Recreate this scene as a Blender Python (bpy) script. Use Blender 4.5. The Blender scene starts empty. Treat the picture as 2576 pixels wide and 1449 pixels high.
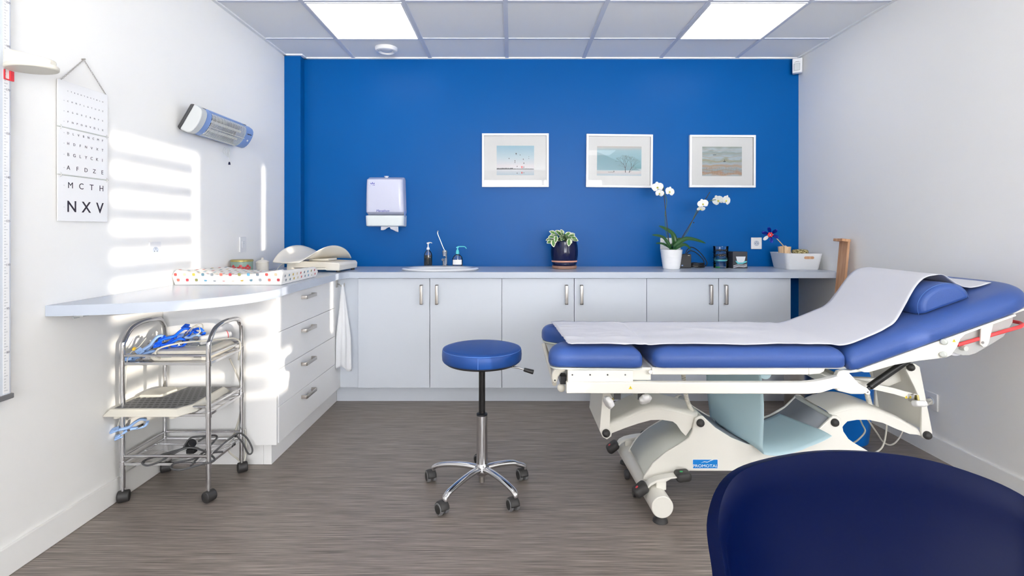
import bpy, bmesh, math, random
from mathutils import Vector, Matrix, noise
random.seed(7)
R = math.radians
SC = bpy.context.scene
COL = SC.collection
F, CX, HY, HZ = 1300.0, 1288.0, 580.0, 1.2      # focal length in pixels of the 2576 px frame, horizon, eye height

# ---------------------------------------------------------------- camera, world, sun, exposure
cam = bpy.data.cameras.new('camera')
cam.sensor_width = 36; cam.lens = 36 * F / 2576; cam.shift_y = -(724.5 - HY) / 2576
cam.clip_start = .05
co = bpy.data.objects.new('camera', cam); COL.objects.link(co)
co.location = (0, 0, HZ); co.rotation_euler = (R(90), 0, 0)
SC.camera = co

w = bpy.data.worlds.new('sky'); SC.world = w; w.use_nodes = True
bg = w.node_tree.nodes['Background']
# pale sky; lower half set brighter to throw light up at the ceiling
_t = w.node_tree.nodes.new('ShaderNodeTexCoord'); _s = w.node_tree.nodes.new('ShaderNodeSeparateXYZ'); _r = w.node_tree.nodes.new('ShaderNodeMapRange')
_r.inputs['From Min'].default_value = -.05; _r.inputs['From Max'].default_value = .05; _r.inputs['To Min'].default_value = 27; _r.inputs['To Max'].default_value = 13
w.node_tree.links.new(_t.outputs['Generated'], _s.inputs[0]); w.node_tree.links.new(_s.outputs['Z'], _r.inputs['Value']); w.node_tree.links.new(_r.outputs['Result'], bg.inputs[1])
bg.inputs[0].default_value = (.96, .975, 1.0, 1)

sd = bpy.data.lights.new('sun', 'SUN'); sd.energy = 4.0; sd.angle = R(.75); sd.color = (1, .91, .78)
so = bpy.data.objects.new('sun', sd); COL.objects.link(so)
so.rotation_euler = Vector((-1, .46, -.125)).to_track_quat('-Z', 'Y').to_euler()
so.location = (8, -3, 3)

SC.view_settings.view_transform = 'Standard'; SC.view_settings.look = 'None'
SC.view_settings.gamma = 1; SC.view_settings.use_curve_mapping = False
SC.view_settings.exposure = 0.20
PANEL = 2.6
SC.cycles.max_bounces = 10; SC.cycles.diffuse_bounces = 6; SC.cycles.transparent_max_bounces = 40
SC.cycles.caustics_reflective = False; SC.cycles.caustics_refractive = False
SC.cycles.sample_clamp_indirect = 6

# ---------------------------------------------------------------- helpers
def P(px, py, d): return Vector(((px - CX) * d / F, d, HZ - (py - HY) * d / F))
def PX(px, d): return (px - CX) * d / F
def PZ(py, d): return HZ - (py - HY) * d / F
def lin(c):
    if isinstance(c, str):
        c = [int(c[i:i+2], 16) / 255 for i in (0, 2, 4)]
        c = [x / 12.92 if x <= .04045 else ((x + .055) / 1.055) ** 2.4 for x in c]
    return (*c[:3], 1)
M = {}
def mat(name, c, rough=.5, metal=0, spec=.5, bump=0, bscale=200, trans=0, alpha=1, coat=0, emit=None, es=0, ior=1.45, sss=0, sheen=0):
    m = bpy.data.materials.new(name); m.use_nodes = True
    nt = m.node_tree; b = nt.nodes['Principled BSDF']; I = b.inputs
    I['Base Color'].default_value = lin(c); I['Roughness'].default_value = rough; I['Metallic'].default_value = metal
    I['Specular IOR Level'].default_value = spec; I['Transmission Weight'].default_value = trans; I['IOR'].default_value = ior
    I['Alpha'].default_value = alpha; I['Coat Weight'].default_value = coat; I['Coat Roughness'].default_value = .12
    I['Sheen Weight'].default_value = sheen
    if sss: I['Subsurface Weight'].default_value = sss; I['Subsurface Radius'].default_value = (.02, .02, .02)
    if emit: I['Emission Color'].default_value = lin(emit); I['Emission Strength'].default_value = es
    # every surface carries a faint procedural variation of its tone
    tc = nt.nodes.new('ShaderNodeTexCoord'); n = nt.nodes.new('ShaderNodeTexNoise')
    n.inputs['Scale'].default_value = bscale; n.inputs['Detail'].default_value = 3
    nt.links.new(tc.outputs['Object'], n.inputs['Vector'])
    if bump:
        bp = nt.nodes.new('ShaderNodeBump'); bp.inputs['Strength'].default_value = bump; bp.inputs['Distance'].default_value = .002
        nt.links.new(n.outputs['Fac'], bp.inputs['Height']); nt.links.new(bp.outputs['Normal'], I['Normal'])
    elif not emit and not trans:
        mr = nt.nodes.new('ShaderNodeMapRange')
        mr.inputs['To Min'].default_value = max(rough - .008, 0); mr.inputs['To Max'].default_value = min(rough + .008, 1)
        nt.links.new(n.outputs['Fac'], mr.inputs['Value']); nt.links.new(mr.outputs['Result'], I['Roughness'])
    M[name] = m
    return m
def nodes(m): return m.node_tree, m.node_tree.nodes['Principled BSDF'].inputs

W = {}            # world placement of every container
def tag(o, label=None, cat=None, group=None, kind=None):
    if label: o['label'] = label
    if cat: o['category'] = cat
    if group: o['group'] = group
    if kind: o['kind'] = kind
    return o
def thing(name, loc, label, cat, group=None, rz=0):
    o = bpy.data.objects.new(name, None); COL.objects.link(o)
    o.location = loc; o.rotation_euler = (0, 0, rz); o.empty_display_size = .05
    W[o.name] = Matrix.Translation(Vector(loc)) @ Matrix.Rotation(rz, 4, 'Z')
    return tag(o, label, cat, group)
def obj(name, bm, m, parent=None, smooth=None, bevel=0, solid=0, sub=0, local=False, label=None, seg=2):
    """link a bmesh given in world coordinates as ONE mesh object (local=True: given in the parent's frame)"""
    if parent is not None and not local: bm.transform(W[parent.name].inverted())
    bmesh.ops.recalc_face_normals(bm, faces=bm.faces)
    me = bpy.data.meshes.new(name); bm.to_mesh(me); bm.free()
    for x in (m if isinstance(m, (list, tuple)) else [m]): me.materials.append(x if not isinstance(x, str) else M[x])
    o = bpy.data.objects.new(name, me); COL.objects.link(o)
    if parent is not None: o.parent = parent
    W[o.name] = W[parent.name] if parent is not None else Matrix.Identity(4)
    if smooth is not None:
        me.shade_smooth()
        if smooth < 180: me.set_sharp_from_angle(angle=R(smooth))
    if solid: x = o.modifiers.new('solid', 'SOLIDIFY'); x.thickness = abs(solid); x.offset = -1 if solid > 0 else 0
    if sub: x = o.modifiers.new('sub', 'SUBSURF'); x.levels = x.render_levels = sub
    if bevel:
        x = o.modifiers.new('bevel', 'BEVEL'); x.width = bevel; x.segments = seg; x.limit_method = 'ANGLE'; x.angle_limit = R(35)
        if smooth is None: me.shade_smooth(); me.set_sharp_from_angle(angle=R(50))
        x.harden_normals = False
    if label: o['label'] = label
    return o
def BM(): return bmesh.new()
def box(bm, x0, x1, y0, y1, z0, z1, mi=0, T=None):
    v = [bm.verts.new(Vector(c) if T is None else T @ Vector(c)) for c in
         ((x0,y0,z0),(x1,y0,z0),(x1,y1,z0),(x0,y1,z0),(x0,y0,z1),(x1,y0,z1),(x1,y1,z1),(x0,y1,z1))]
    for f in ((0,3,2,1),(4,5,6,7),(0,1,5,4),(1,2,6,5),(2,3,7,6),(3,0,4,7)):
        bm.faces.new([v[i] for i in f]).material_index = mi
    return bm
def prism(bm, poly, y0, y1, mi=0, axis='y', T=None):
    """poly of (a,b) extruded along an axis: y -> (a,*,b); x -> (*,a,b); z -> (a,b,*)"""
    def mk(a, b, h):
        v = {'y': (a, h, b), 'x': (h, a, b), 'z': (a, b, h)}[axis]
        return Vector(v) if T is None else T @ Vector(v)
    A = [bm.verts.new(mk(a, b, y0)) for a, b in poly]; B = [bm.verts.new(mk(a, b, y1)) for a, b in poly]
    n = len(poly)
    bm.faces.new(A).material_index = mi; bm.faces.new(B[::-1]).material_index = mi
    for i in range(n): bm.faces.new((A[i], A[(i+1) % n], B[(i+1) % n], B[i])).material_index = mi
    return bm
def frame_of(t):
    t = t.normalized(); u = Vector((0, 0, 1)) if abs(t.z) < .9 else Vector((1, 0, 0))
    a = t.cross(u).normalized(); return a, t.cross(a).normalized()
def cyl(bm, p0, p1, r0, r1=None, n=20, mi=0, caps=True):
    p0, p1 = Vector(p0), Vector(p1); r1 = r0 if r1 is None else r1
    a, b = frame_of(p1 - p0)
    ring = lambda p, r: [bm.verts.new(p + a * (r * math.cos(2*math.pi*i/n)) + b * (r * math.sin(2*math.pi*i/n))) for i in range(n)]
    A, B = ring(p0, r0), ring(p1, r1)
    for i in range(n): bm.faces.new((A[i], A[(i+1) % n], B[(i+1) % n], B[i])).material_index = mi
    if caps: bm.faces.new(A[::-1]).material_index = mi; bm.faces.new(B).material_index = mi
    return bm
def catmull(pts, k=8, closed=False):
    pts = [Vector(p) for p in pts]; n = len(pts); out = []
    if n < 3 and not closed: return pts
    for i in range(n if closed else n - 1):
        g = (lambda j: pts[j % n]) if closed else (lambda j: pts[max(0, min(n - 1, j))])
        p0, p1, p2, p3 = g(i-1), g(i), g(i+1), g(i+2)
        for s in range(k):
            t = s / k
            out.append(.5 * ((2*p1) + (p2-p0)*t + (2*p0-5*p1+4*p2-p3)*t*t + (3*p1-p0-3*p2+p3)*t**3))
    if not closed: out.append(pts[-1])
    return out
def tube(bm, pts, r, n=8, k=6, smooth=True, closed=False, mi=0, flat=None):
    pts = catmull(pts, k, closed) if smooth else [Vector(p) for p in pts]
    N = len(pts); rings = []; a = None
    for i, p in enumerate(pts):
        t = (pts[(i+1) % N] - pts[i-1]) if closed else (pts[min(i+1, N-1)] - pts[max(i-1, 0)])
        if t.length < 1e-9: t = Vector((0, 0, 1))
        t.normalize()
        if a is None: a, _ = frame_of(t)
        a = (a - t * a.dot(t)); a = a.normalized() if a.length > 1e-6 else frame_of(t)[0]
        b = t.cross(a)
        rr = r(i / max(N-1, 1)) if callable(r) else r
        fx = flat or 1
        rings.append([bm.verts.new(p + a * (rr * math.cos(2*math.pi*j/n)) + b * (rr * fx * math.sin(2*math.pi*j/n))) for j in range(n)])
    for i in range(N if closed else N - 1):
        A, B = rings[i], rings[(i+1) % N]
        for j in range(n): bm.faces.new((A[j], A[(j+1) % n], B[(j+1) % n], B[j])).material_index = mi
    if not closed: bm.faces.new(rings[0][::-1]).material_index = mi; bm.faces.new(rings[-1]).material_index = mi
    return bm
def lathe(bm, prof, c, n=32, mi=0, sx=1, sy=1, cap=True):
    c = Vector(c); rings = []
    for r, z in prof:
        rings.append([bm.verts.new(c + Vector((r*sx*math.cos(2*math.pi*i/n), r*sy*math.sin(2*math.pi*i/n), z))) for i in range(n)])
    for A, B in zip(rings, rings[1:]):
        for i in range(n): bm.faces.new((A[i], A[(i+1) % n], B[(i+1) % n], B[i])).material_index = mi
    if cap:
        bm.faces.new(rings[0][::-1]).material_index = mi; bm.faces.new(rings[-1]).material_index = mi
    return bm
def ball(bm, c, r, s=(1, 1, 1), n=16, mi=0, T=None):
    g = bmesh.ops.create_uvsphere(bm, u_segments=n, v_segments=max(n//2, 6), radius=r)
    mtx = Matrix.Translation(Vector(c)) @ (T or Matrix.Identity(4)) @ Matrix.Diagonal((*s, 1))
    bmesh.ops.transform(bm, matrix=mtx, verts=g['verts'])
    for v in g['verts']:
        for f in v.link_faces: f.material_index = mi
    return bm
def surf(bm, fn, nu, nv, mi=0, cu=False):
    V = [[bm.verts.new(fn(i / nu, j / nv)) for j in range(nv + 1)] for i in range(nu if cu else nu + 1)]
    for i in range(nu):
        for j in range(nv):
            i2 = (i + 1) % len(V)
            bm.faces.new((V[i][j], V[i2][j], V[i2][j+1], V[i][j+1])).material_index = mi
    return bm
def rrect(x0, x1, y0, y1, r, k=6):
    out = []
    for cx, cy, a0 in ((x1-r, y1-r, 0), (x0+r, y1-r, 90), (x0+r, y0+r, 180), (x1-r, y0+r, 270)):
        for i in range(k + 1):
            a = R(a0 + 90 * i / k); out.append((cx + r*math.cos(a), cy + r*math.sin(a)))
    return out
def rpoly(pts, r, k=6):
    """round the corners of a polygon; r may be a list"""
    out = []; n = len(pts)
    for i in range(n):
        p = Vector(pts[i]); a = Vector(pts[i-1]) - p; b = Vector(pts[(i+1) % n]) - p
        rr = r[i] if isinstance(r, (list, tuple)) else r
        rr = min(rr, a.length * .48, b.length * .48)
        if rr < 1e-5: out.append(tuple(p)); continue
        A, B = p + a.normalized() * rr, p + b.normalized() * rr
        for s in range(k + 1):
            t = s / k; q = A*(1-t)**2 + p*2*t*(1-t) + B*t*t; out.append((q.x, q.y))
    return out
def cushion(bm, outline, z0, z1, T=None, rt=.035, rb=.012, crown=.004):
    """padded cushion over a rounded outline (counter-clockwise)"""
    n = len(outline); pts = [Vector(p) for p in outline]
    area = sum(pts[i-1].x*pts[i].y - pts[i].x*pts[i-1].y for i in range(n))
    if area < 0: pts.reverse()
    xs = [p.x for p in pts]; ys = [p.y for p in pts]; mc = Vector(((max(xs)+min(xs))/2, (max(ys)+min(ys))/2)); hx, hy = (max(xs)-min(xs))/2, (max(ys)-min(ys))/2
    lay = [(rb, z0), (rb*.3, z0+rb*.3), (0, z0+rb)]
    for s in range(0, 7):
        a = s / 6 * math.pi/2; lay.append((rt*1.25*(1-math.cos(a)), z1 - rt + rt*math.sin(a)))
    lay.append((rt*1.25+.03, z1+crown*.7)); lay.append((rt*1.25+.07, z1+crown))
    rings = []
    for ins, z in lay:
        rings.append([bm.verts.new((T or Matrix.Identity(4)) @ Vector((mc.x + (p.x-mc.x)*(1-ins/hx), mc.y + (p.y-mc.y)*(1-ins/hy), z))) for p in pts])
    for A, B in zip(rings, rings[1:]):
        for i in range(n): bm.faces.new((A[i], A[(i+1) % n], B[(i+1) % n], B[i]))
    bm.faces.new(rings[0][::-1]); bm.faces.new(rings[-1])
    return bm
def text(name, s, size, T, m, parent, align='CENTER', ext=.0004, spacing=1, bold=0, shear=0):
    c = bpy.data.curves.new(name, 'FONT'); c.body = s; c.size = size; c.align_x = align; c.align_y = 'CENTER'
    c.extrude = ext; c.space_character = spacing; c.offset = bold; c.shear = shear; c.resolution_u = 3
    t = bpy.data.objects.new(name + '_src', c); COL.objects.link(t)
    bpy.context.view_layer.update()
    me = bpy.data.meshes.new_from_object(t)
    bpy.data.objects.remove(t); bpy.data.curves.remove(c)
    me.transform((W[parent.name].inverted() if parent is not None else Matrix.Identity(4)) @ T)
    me.materials.append(M[m]); me.name = name
    o = bpy.data.objects.new(name, me); COL.objects.link(o); o.parent = parent; W[o.name] = W[parent.name]
    return o
def basis(o, x, y):
    x, y = Vector(x).normalized(), Vector(y).normalized(); z = x.cross(y)
    m = Matrix((x, y, z)).transposed().to_4x4(); m.translation = Vector(o); return m
def front(x, y, z): return basis((x, y, z), (1, 0, 0), (0, 0, 1))       # writing that faces the camera side of the room
def clone(src, parent, T):
    """copy a thing's part (and its sub-parts) to another place in the parent's frame"""
    c = src.copy(); COL.objects.link(c); c.parent = parent; c.matrix_basis = T @ src.matrix_basis
    for ch in list(src.children):
        d = ch.copy(); COL.objects.link(d); d.parent = c
    return c
def poly(px, d):      # pixel outline of a side plate -> (x, z) at its distance
    return [(PX(a, d), PZ(b, d)) for a, b in px]

# ---------------------------------------------------------------- materials
mat('white_wall', 'F7F6F3', .6, bump=.05, bscale=500)
mat('blue_wall', (.0, .078, .285), .34, spec=.14, bump=.08, bscale=350)
mat('ceiling_tile', 'FAFAF8', .9, bump=.15, bscale=700)
mat('grid_metal', 'D6DAE4', .5)
mat('panel_light', 'FFFFFF', .5, emit='FFFDFA', es=PANEL)
mat('white_plastic', 'ECECEC', .35)
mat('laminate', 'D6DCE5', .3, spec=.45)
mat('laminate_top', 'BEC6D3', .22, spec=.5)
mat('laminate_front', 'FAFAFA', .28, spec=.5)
mat('dark_gap', '8A929C', .8)
mat('steel', 'B9B4AE', .33, metal=1)
mat('chrome', 'D8D8DA', .08, metal=1)
mat('polished_alu', 'D5D5D7', .16, metal=1)
mat('vinyl', (.018, .060, .24), .44, spec=.5, bump=.25, bscale=420, sheen=.06)
mat('stool_vinyl', (.010, .052, .22), .42, spec=.35, bump=.06, bscale=900)
mat('thread', '5F86CC', .7)
mat('black', '17171A', .4)
mat('black_gloss', '121214', .18)
mat('dark_grey', '3A3A3D', .5)
mat('cable_grey', '4A4A4C', .5)
mat('rubber', '2C2B2B', .55)
mat('wheel_grey', '6E6E70', .5)
mat('enamel', 'F3F1E9', .32, spec=.5)
mat('enamel_grey', 'C9CCC6', .5)
mat('basin_grey', '878B92', .55)
mat('paper', 'DCDCE2', .8, bump=.5, bscale=22)
mat('cream', 'EFE9DC', .35)
mat('beige', 'DCD8CC', .4)
mat('cable_cream', 'D5D1C6', .5)
mat('navy_shell', (.0, .0026, .026), .40, spec=.07)
mat('red', 'D2373F', .35)
mat('rail_red', 'E0474A', .3)
mat('green', '0E8F4C', .4)
mat('yellow', 'F2D33B', .5)
mat('sticker_blue', '0A76C4', .4)
mat('white_print', 'F7F7F7', .5)
mat('ink', '2A2430', .7)
mat('ink_grey', '9A9AA2', .7)
mat('logo_blue', '3A3F9E', .5)
mat('bin_blue', (.0, .13, .50), .4)
mat('bright_blue', (.006, .12, .82), .3)
mat('pale_blue', '8FAEDC', .3)
mat('heater_blue', '7C97C8', .35)
mat('heater_grey', 'C9CCCC', .4)
mat('reflector', 'C9CBD0', .25, metal=1)
mat('teal', '58C6CE', .35)
mat('wood', 'B98A68', .5)
mat('pale_wood', 'D8B58E', .6)
mat('terracotta', '8F6E60', .7)
mat('navy_glaze', '0A1136', .12, spec=.35, coat=.0)
mat('salmon', 'D39A85', .5)
mat('white_ceramic', 'F6F6F6', .15, coat=.3)
mat('soil', '5A4632', .9, bump=.6, bscale=120)
mat('leaf', '1E4A20', .35, spec=.5)
mat('stem', '3D5A2C', .5)
mat('stick', '2B2226', .5)
mat('petal', 'F4F4EE', .6, sss=.1)
mat('petal_heart', 'C9C25A', .6)
mat('cloth', 'EDEFF3', .9, bump=.3, bscale=600)
mat('dispenser', 'CDCFE2', .25, alpha=1)
mat('dispenser_low', 'E6ECEC', .35)
mat('clear', 'F2F6FA', .03, trans=1, ior=1.25)
mat('tin_green', '7C9487', .4)
mat('tin_red', 'B5333A', .4)
mat('tin_gold', 'A79A60', .35, metal=.6)
mat('seed', 'CDB77F', .8)
mat('pinwheel_blue', (.0, .012, .22), .2, metal=.4)
mat('photo_dark', '33343A', .5)
mat('photo_bowl', 'D9DCE0', .5)
mat('photo_cyan', '5FBBC4', .5)
mat('wire_yellow', 'E0B83A', .5)
# grey-brown vinyl floor with fine dark streaks running across the room
m = mat('floor_vinyl', '6F6763', .38, spec=.35); nt, I = nodes(m)
tc = nt.nodes.new('ShaderNodeTexCoord'); mp = nt.nodes.new('ShaderNodeMapping'); mp.inputs['Scale'].default_value = (5, 330, 1)
n1 = nt.nodes.new('ShaderNodeTexNoise'); n1.inputs['Scale'].default_value = 1; n1.inputs['Detail'].default_value = 5; n1.inputs['Roughness'].default_value = .6
mp2 = nt.nodes.new('ShaderNodeMapping'); mp2.inputs['Scale'].default_value = (1.8, 40, 1)
n2 = nt.nodes.new('ShaderNodeTexNoise'); n2.inputs['Scale'].default_value = 1; n2.inputs['Detail'].default_value = 3
cr = nt.nodes.new('ShaderNodeValToRGB'); e = cr.color_ramp.elements
e[0].position = .33; e[0].color = lin('4D4541'); e[1].position = .68; e[1].color = lin('9D928A')
x = cr.color_ramp.elements.new(.5); x.color = lin('766D67')
ad = nt.nodes.new('ShaderNodeMath'); ad.operation = 'MULTIPLY_ADD'; ad.inputs[1].default_value = .16
sb = nt.nodes.new('ShaderNodeMath'); sb.operation = 'SUBTRACT'; sb.inputs[1].default_value = .08
L = nt.links.new
L(tc.outputs['Object'], mp.inputs[0]); L(tc.outputs['Object'], mp2.inputs[0]); L(mp.outputs[0], n1.inputs['Vector']); L(mp2.outputs[0], n2.inputs['Vector'])
L(n2.outputs['Fac'], ad.inputs[0]); L(n1.outputs['Fac'], ad.inputs[2]); L(ad.outputs[0], sb.inputs[0]); L(sb.outputs[0], cr.inputs['Fac']); L(cr.outputs['Color'], I['Base Color'])
bp = nt.nodes.new('ShaderNodeBump'); bp.inputs['Strength'].default_value = .25; bp.inputs['Distance'].default_value = .001
L(n1.outputs['Fac'], bp.inputs['Height']); L(bp.outputs['Normal'], I['Normal'])
# wood grain
for nm, c0, c1, sc in (('wood', 'A87A58', 'C39A78', (60, 60, 4)), ('pale_wood', 'C9A177', 'E4C9A6', (150, 150, 5))):
    nt, I = nodes(M[nm]); tc = nt.nodes.new('ShaderNodeTexCoord'); mp = nt.nodes.new('ShaderNodeMapping'); mp.inputs['Scale'].default_value = sc
    n1 = nt.nodes.new('ShaderNodeTexNoise'); n1.inputs['Scale'].default_value = 1; cr = nt.nodes.new('ShaderNodeValToRGB')
    cr.color_ramp.elements[0].color = lin(c0); cr.color_ramp.elements[1].color = lin(c1); cr.color_ramp.elements[0].position = .3; cr.color_ramp.elements[1].position = .7
    L = nt.links.new; L(tc.outputs['Object'], mp.inputs[0]); L(mp.outputs[0], n1.inputs['Vector']); L(n1.outputs['Fac'], cr.inputs['Fac']); L(cr.outputs['Color'], I['Base Color'])
# seeded lid
nt, I = nodes(M['seed']); v = nt.nodes.new('ShaderNodeTexVoronoi'); v.inputs['Scale'].default_value = 110; cr = nt.nodes.new('ShaderNodeValToRGB')
cr.color_ramp.elements[0].color = lin('EADFAE'); cr.color_ramp.elements[1].color = lin('5E5326'); cr.color_ramp.elements[1].position = .75
tc = nt.nodes.new('ShaderNodeTexCoord'); nt.links.new(tc.outputs['Object'], v.inputs['Vector']); nt.links.new(v.outputs['Distance'], cr.inputs['Fac']); nt.links.new(cr.outputs['Color'], I['Base Color'])
# variegated leaves: green heart, cream margin
m = mat('variegated_leaf', '4F7A3C', .45); nt, I = nodes(m)
at = nt.nodes.new('ShaderNodeAttribute'); at.attribute_name = 'rim'; n1 = nt.nodes.new('ShaderNodeTexNoise'); n1.inputs['Scale'].default_value = 90
ad = nt.nodes.new('ShaderNodeMath'); ad.operation = 'MULTIPLY_ADD'; ad.inputs[1].default_value = .7
cr = nt.nodes.new('ShaderNodeValToRGB'); cr.color_ramp.elements[0].position = .86; cr.color_ramp.elements[0].color = lin('55803F'); cr.color_ramp.elements[1].position = 1.0; cr.color_ramp.elements[1].color = lin('E9EBD2')
L = nt.links.new; tc = nt.nodes.new('ShaderNodeTexCoord'); L(tc.outputs['Object'], n1.inputs['Vector'])
L(n1.outputs['Fac'], ad.inputs[0]); L(at.outputs['Fac'], ad.inputs[2]); L(ad.outputs[0], cr.inputs['Fac']); L(cr.outputs['Color'], I['Base Color'])
# thin translucent blue sheet
m = mat('blue_sheet', 'D8F0F7', .7); nt, I = nodes(m)
tr = nt.nodes.new('ShaderNodeBsdfTranslucent'); tr.inputs[0].default_value = lin('E2F5FA'); mx = nt.nodes.new('ShaderNodeMixShader'); mx.inputs[0].default_value = .35
L = nt.links.new; out = nt.nodes['Material Output']; L(nt.nodes['Principled BSDF'].outputs[0], mx.inputs[1]); L(tr.outputs[0], mx.inputs[2]); L(mx.outputs[0], out.inputs[0])
# frosted holder
m = mat('frosted', 'E4E6E4', .5, alpha=.55)
# picture glass: see-through with a mirror sheen that grows at grazing angles
def glassy(name, tint, gl):
    m = mat(name, 'FFFFFF'); nt = m.node_tree; L = nt.links.new
    t = nt.nodes.new('ShaderNodeBsdfTransparent'); t.inputs[0].default_value = (*tint, 1); g = nt.nodes.new('ShaderNodeBsdfGlossy'); g.inputs['Roughness'].default_value = .02
    lw = nt.nodes.new('ShaderNodeFresnel'); lw.inputs[0].default_value = 1.45; mx = nt.nodes.new('ShaderNodeMixShader')
    ml = nt.nodes.new('ShaderNodeMath'); ml.operation = 'MULTIPLY'; ml.inputs[1].default_value = gl
    L(lw.outputs[0], ml.inputs[0]); L(ml.outputs[0], mx.inputs[0]); L(t.outputs[0], mx.inputs[1]); L(g.outputs[0], mx.inputs[2]); L(mx.outputs[0], nt.nodes['Material Output'].inputs[0])
glassy('picture_glass', (1, 1, 1), 1.0)
glassy('clear_plastic', (.96, .98, .99), 1.0)
glassy('gel', (.93, .95, .97), .6)
glassy('soap_brown', (.52, .42, .30), .5)
glassy('bottle_plastic', (.93, .96, .98), 2.0)
def gradient(name, stops, axis=2, wob=0, wscale=(6, 1, 30)):
    m = mat(name, 'FFFFFF', .6); nt, I = nodes(m); L = nt.links.new
    tc = nt.nodes.new('ShaderNodeTexCoord'); sp = nt.nodes.new('ShaderNodeSeparateXYZ'); L(tc.outputs['Generated'], sp.inputs[0])
    cr = nt.nodes.new('ShaderNodeValToRGB'); e = cr.color_ramp.elements
    e[0].position = stops[0][0]; e[0].color = lin(stops[0][1]); e[1].position = stops[-1][0]; e[1].color = lin(stops[-1][1])
    for p, c in stops[1:-1]: e.new(p).color = lin(c)
    src = sp.outputs[axis]
    if wob:
        mp = nt.nodes.new('ShaderNodeMapping'); mp.inputs['Scale'].default_value = wscale; n = nt.nodes.new('ShaderNodeTexNoise'); n.inputs['Scale'].default_value = 1
        L(tc.outputs['Generated'], mp.inputs[0]); L(mp.outputs[0], n.inputs['Vector'])
        a = nt.nodes.new('ShaderNodeMath'); a.operation = 'MULTIPLY_ADD'; a.inputs[1].default_value = wob; L(n.outputs['Fac'], a.inputs[0]); L(src, a.inputs[2])
        s = nt.nodes.new('ShaderNodeMath'); s.operation = 'SUBTRACT'; s.inputs[1].default_value = wob/2; L(a.outputs[0], s.inputs[0]); src = s.outputs[0]
    L(src, cr.inputs['Fac']); L(cr.outputs['Color'], I['Base Color'])
    return m
# ================================================================ the room
XL, XR, YB, YR, ZC = -1.758, 2.254, 4.065, -3.6, 2.551
def struct(name, bm, m, parent=None, **k):
    o = obj(name, bm, m, parent, **k); o['kind'] = 'structure'; return o
struct('floor', box(BM(), XL-.2, XR+.2, YR-.2, YB+.2, -.1, 0), 'floor_vinyl')
b = BM(); box(b, XL-.2, XR+.2, YB, YB+.2, 0, ZC+.2); box(b, XL, -1.632, 3.988, YB, 0, ZC)
struct('wall_back', b, 'blue_wall', bevel=.003)
struct('wall_left', box(BM(), XL-.2, XL, YR, YB, 0, ZC+.2), 'white_wall')
# right wall: two openings beside the camera, each with its window
b = BM(); ys = [(.36, 1.185), (1.22, 1.83)]; z0, z1 = .80, 2.17
box(b, XR, XR+.12, YR, ys[0][0], 0, ZC+.2); box(b, XR, XR+.12, ys[0][1], ys[1][0], 0, ZC+.2); box(b, XR, XR+.12, ys[1][1], YB, 0, ZC+.2)
for y0, y1 in ys: box(b, XR, XR+.12, y0, y1, 0, z0); box(b, XR, XR+.12, y0, y1, z1, ZC+.2)
struct('wall_right', b, 'white_wall')
# rear wall with a wide window added behind the camera for frontal light
b = BM(); wx0, wx1, wz0, wz1 = -.7, 2.1, .72, 2.4
box(b, XL-.2, wx0, YR-.12, YR, 0, ZC+.2); box(b, wx1, XR+.2, YR-.12, YR, 0, ZC+.2); box(b, wx0, wx1, YR-.12, YR, 0, wz0); box(b, wx0, wx1, YR-.12, YR, wz1, ZC+.2)
struct('wall_rear', b, 'white_wall')
b = BM()
for x in (wx0, (wx0+wx1)/2-.03, wx1-.06): box(b, x, x+.06, YR-.09, YR-.03, wz0, wz1)
for z in (wz0, wz1-.06): box(b, wx0, wx1, YR-.09, YR-.03, z, z+.06)
struct('added_window', b, 'white_plastic')
# slatted window: louvres with a slit of clear light at its far side
b = BM(); box(b, XR+.02, XR+.10, .36, .38, z0, z1); box(b, XR+.02, XR+.10, .38, 1.185, z1-.03, z1); box(b, XR+.045, XR+.065, 1.03, 1.185, 1.02, z1-.03)
win2 = struct('window_2', b, 'white_plastic')
b = BM(); z = z1 - .085
while z > z0: box(b, XR+.05, XR+.06, .38, .98, z-.080, z); z -= .130
struct('shutter_slats', b, 'white_plastic', win2)
# closed shutter leaf with a slit beside it
b = BM(); box(b, XR+.03, XR+.07, 1.22, 1.758, z0, z1)
struct('window_3', b, 'white_plastic')
# skirtings
struct('baseboard_left', box(BM(), XL, XL+.012, YR, 2.60, 0, .105), 'white_wall', bevel=.003)
struct('baseboard_right', box(BM(), XR-.012, XR, YR, YB, 0, .105), 'white_wall', bevel=.003)
# ceiling: tiles in a metal grid
bars = [-1.241-.6, -1.241, -.641, -.039, .562, 1.166, 1.76]; rows = [3.647 - .6*i for i in range(-1, 13)]
b = BM(); box(b, XL-.2, XR+.2, YR-.2, YB+.2, ZC+.006, ZC+.2)
ceil = struct('ceiling', b, 'ceiling_tile')
b = BM()
for x in bars: box(b, x-.0135, x+.0135, YR, YB, ZC-.001, ZC+.007)
for y in rows: box(b, XL, XR, y-.011, y+.011, ZC-.0004, ZC+.007)
struct('ceiling_grid', b, 'grid_metal', ceil)
b = BM()
box(b, XL, XL+.022, YR, 3.988, ZC-.004, ZC+.006); box(b, XR-.022, XR, YR, YB, ZC-.004, ZC+.006)
box(b, -1.632, XR, YB-.022, YB, ZC-.004, ZC+.006); box(b, XL, -1.632, 3.966, 3.988, ZC-.004, ZC+.006); box(b, -1.632, -1.61, 3.966, YB, ZC-.004, ZC+.006)
struct('trim_1', b, 'ceiling_tile')

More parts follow.
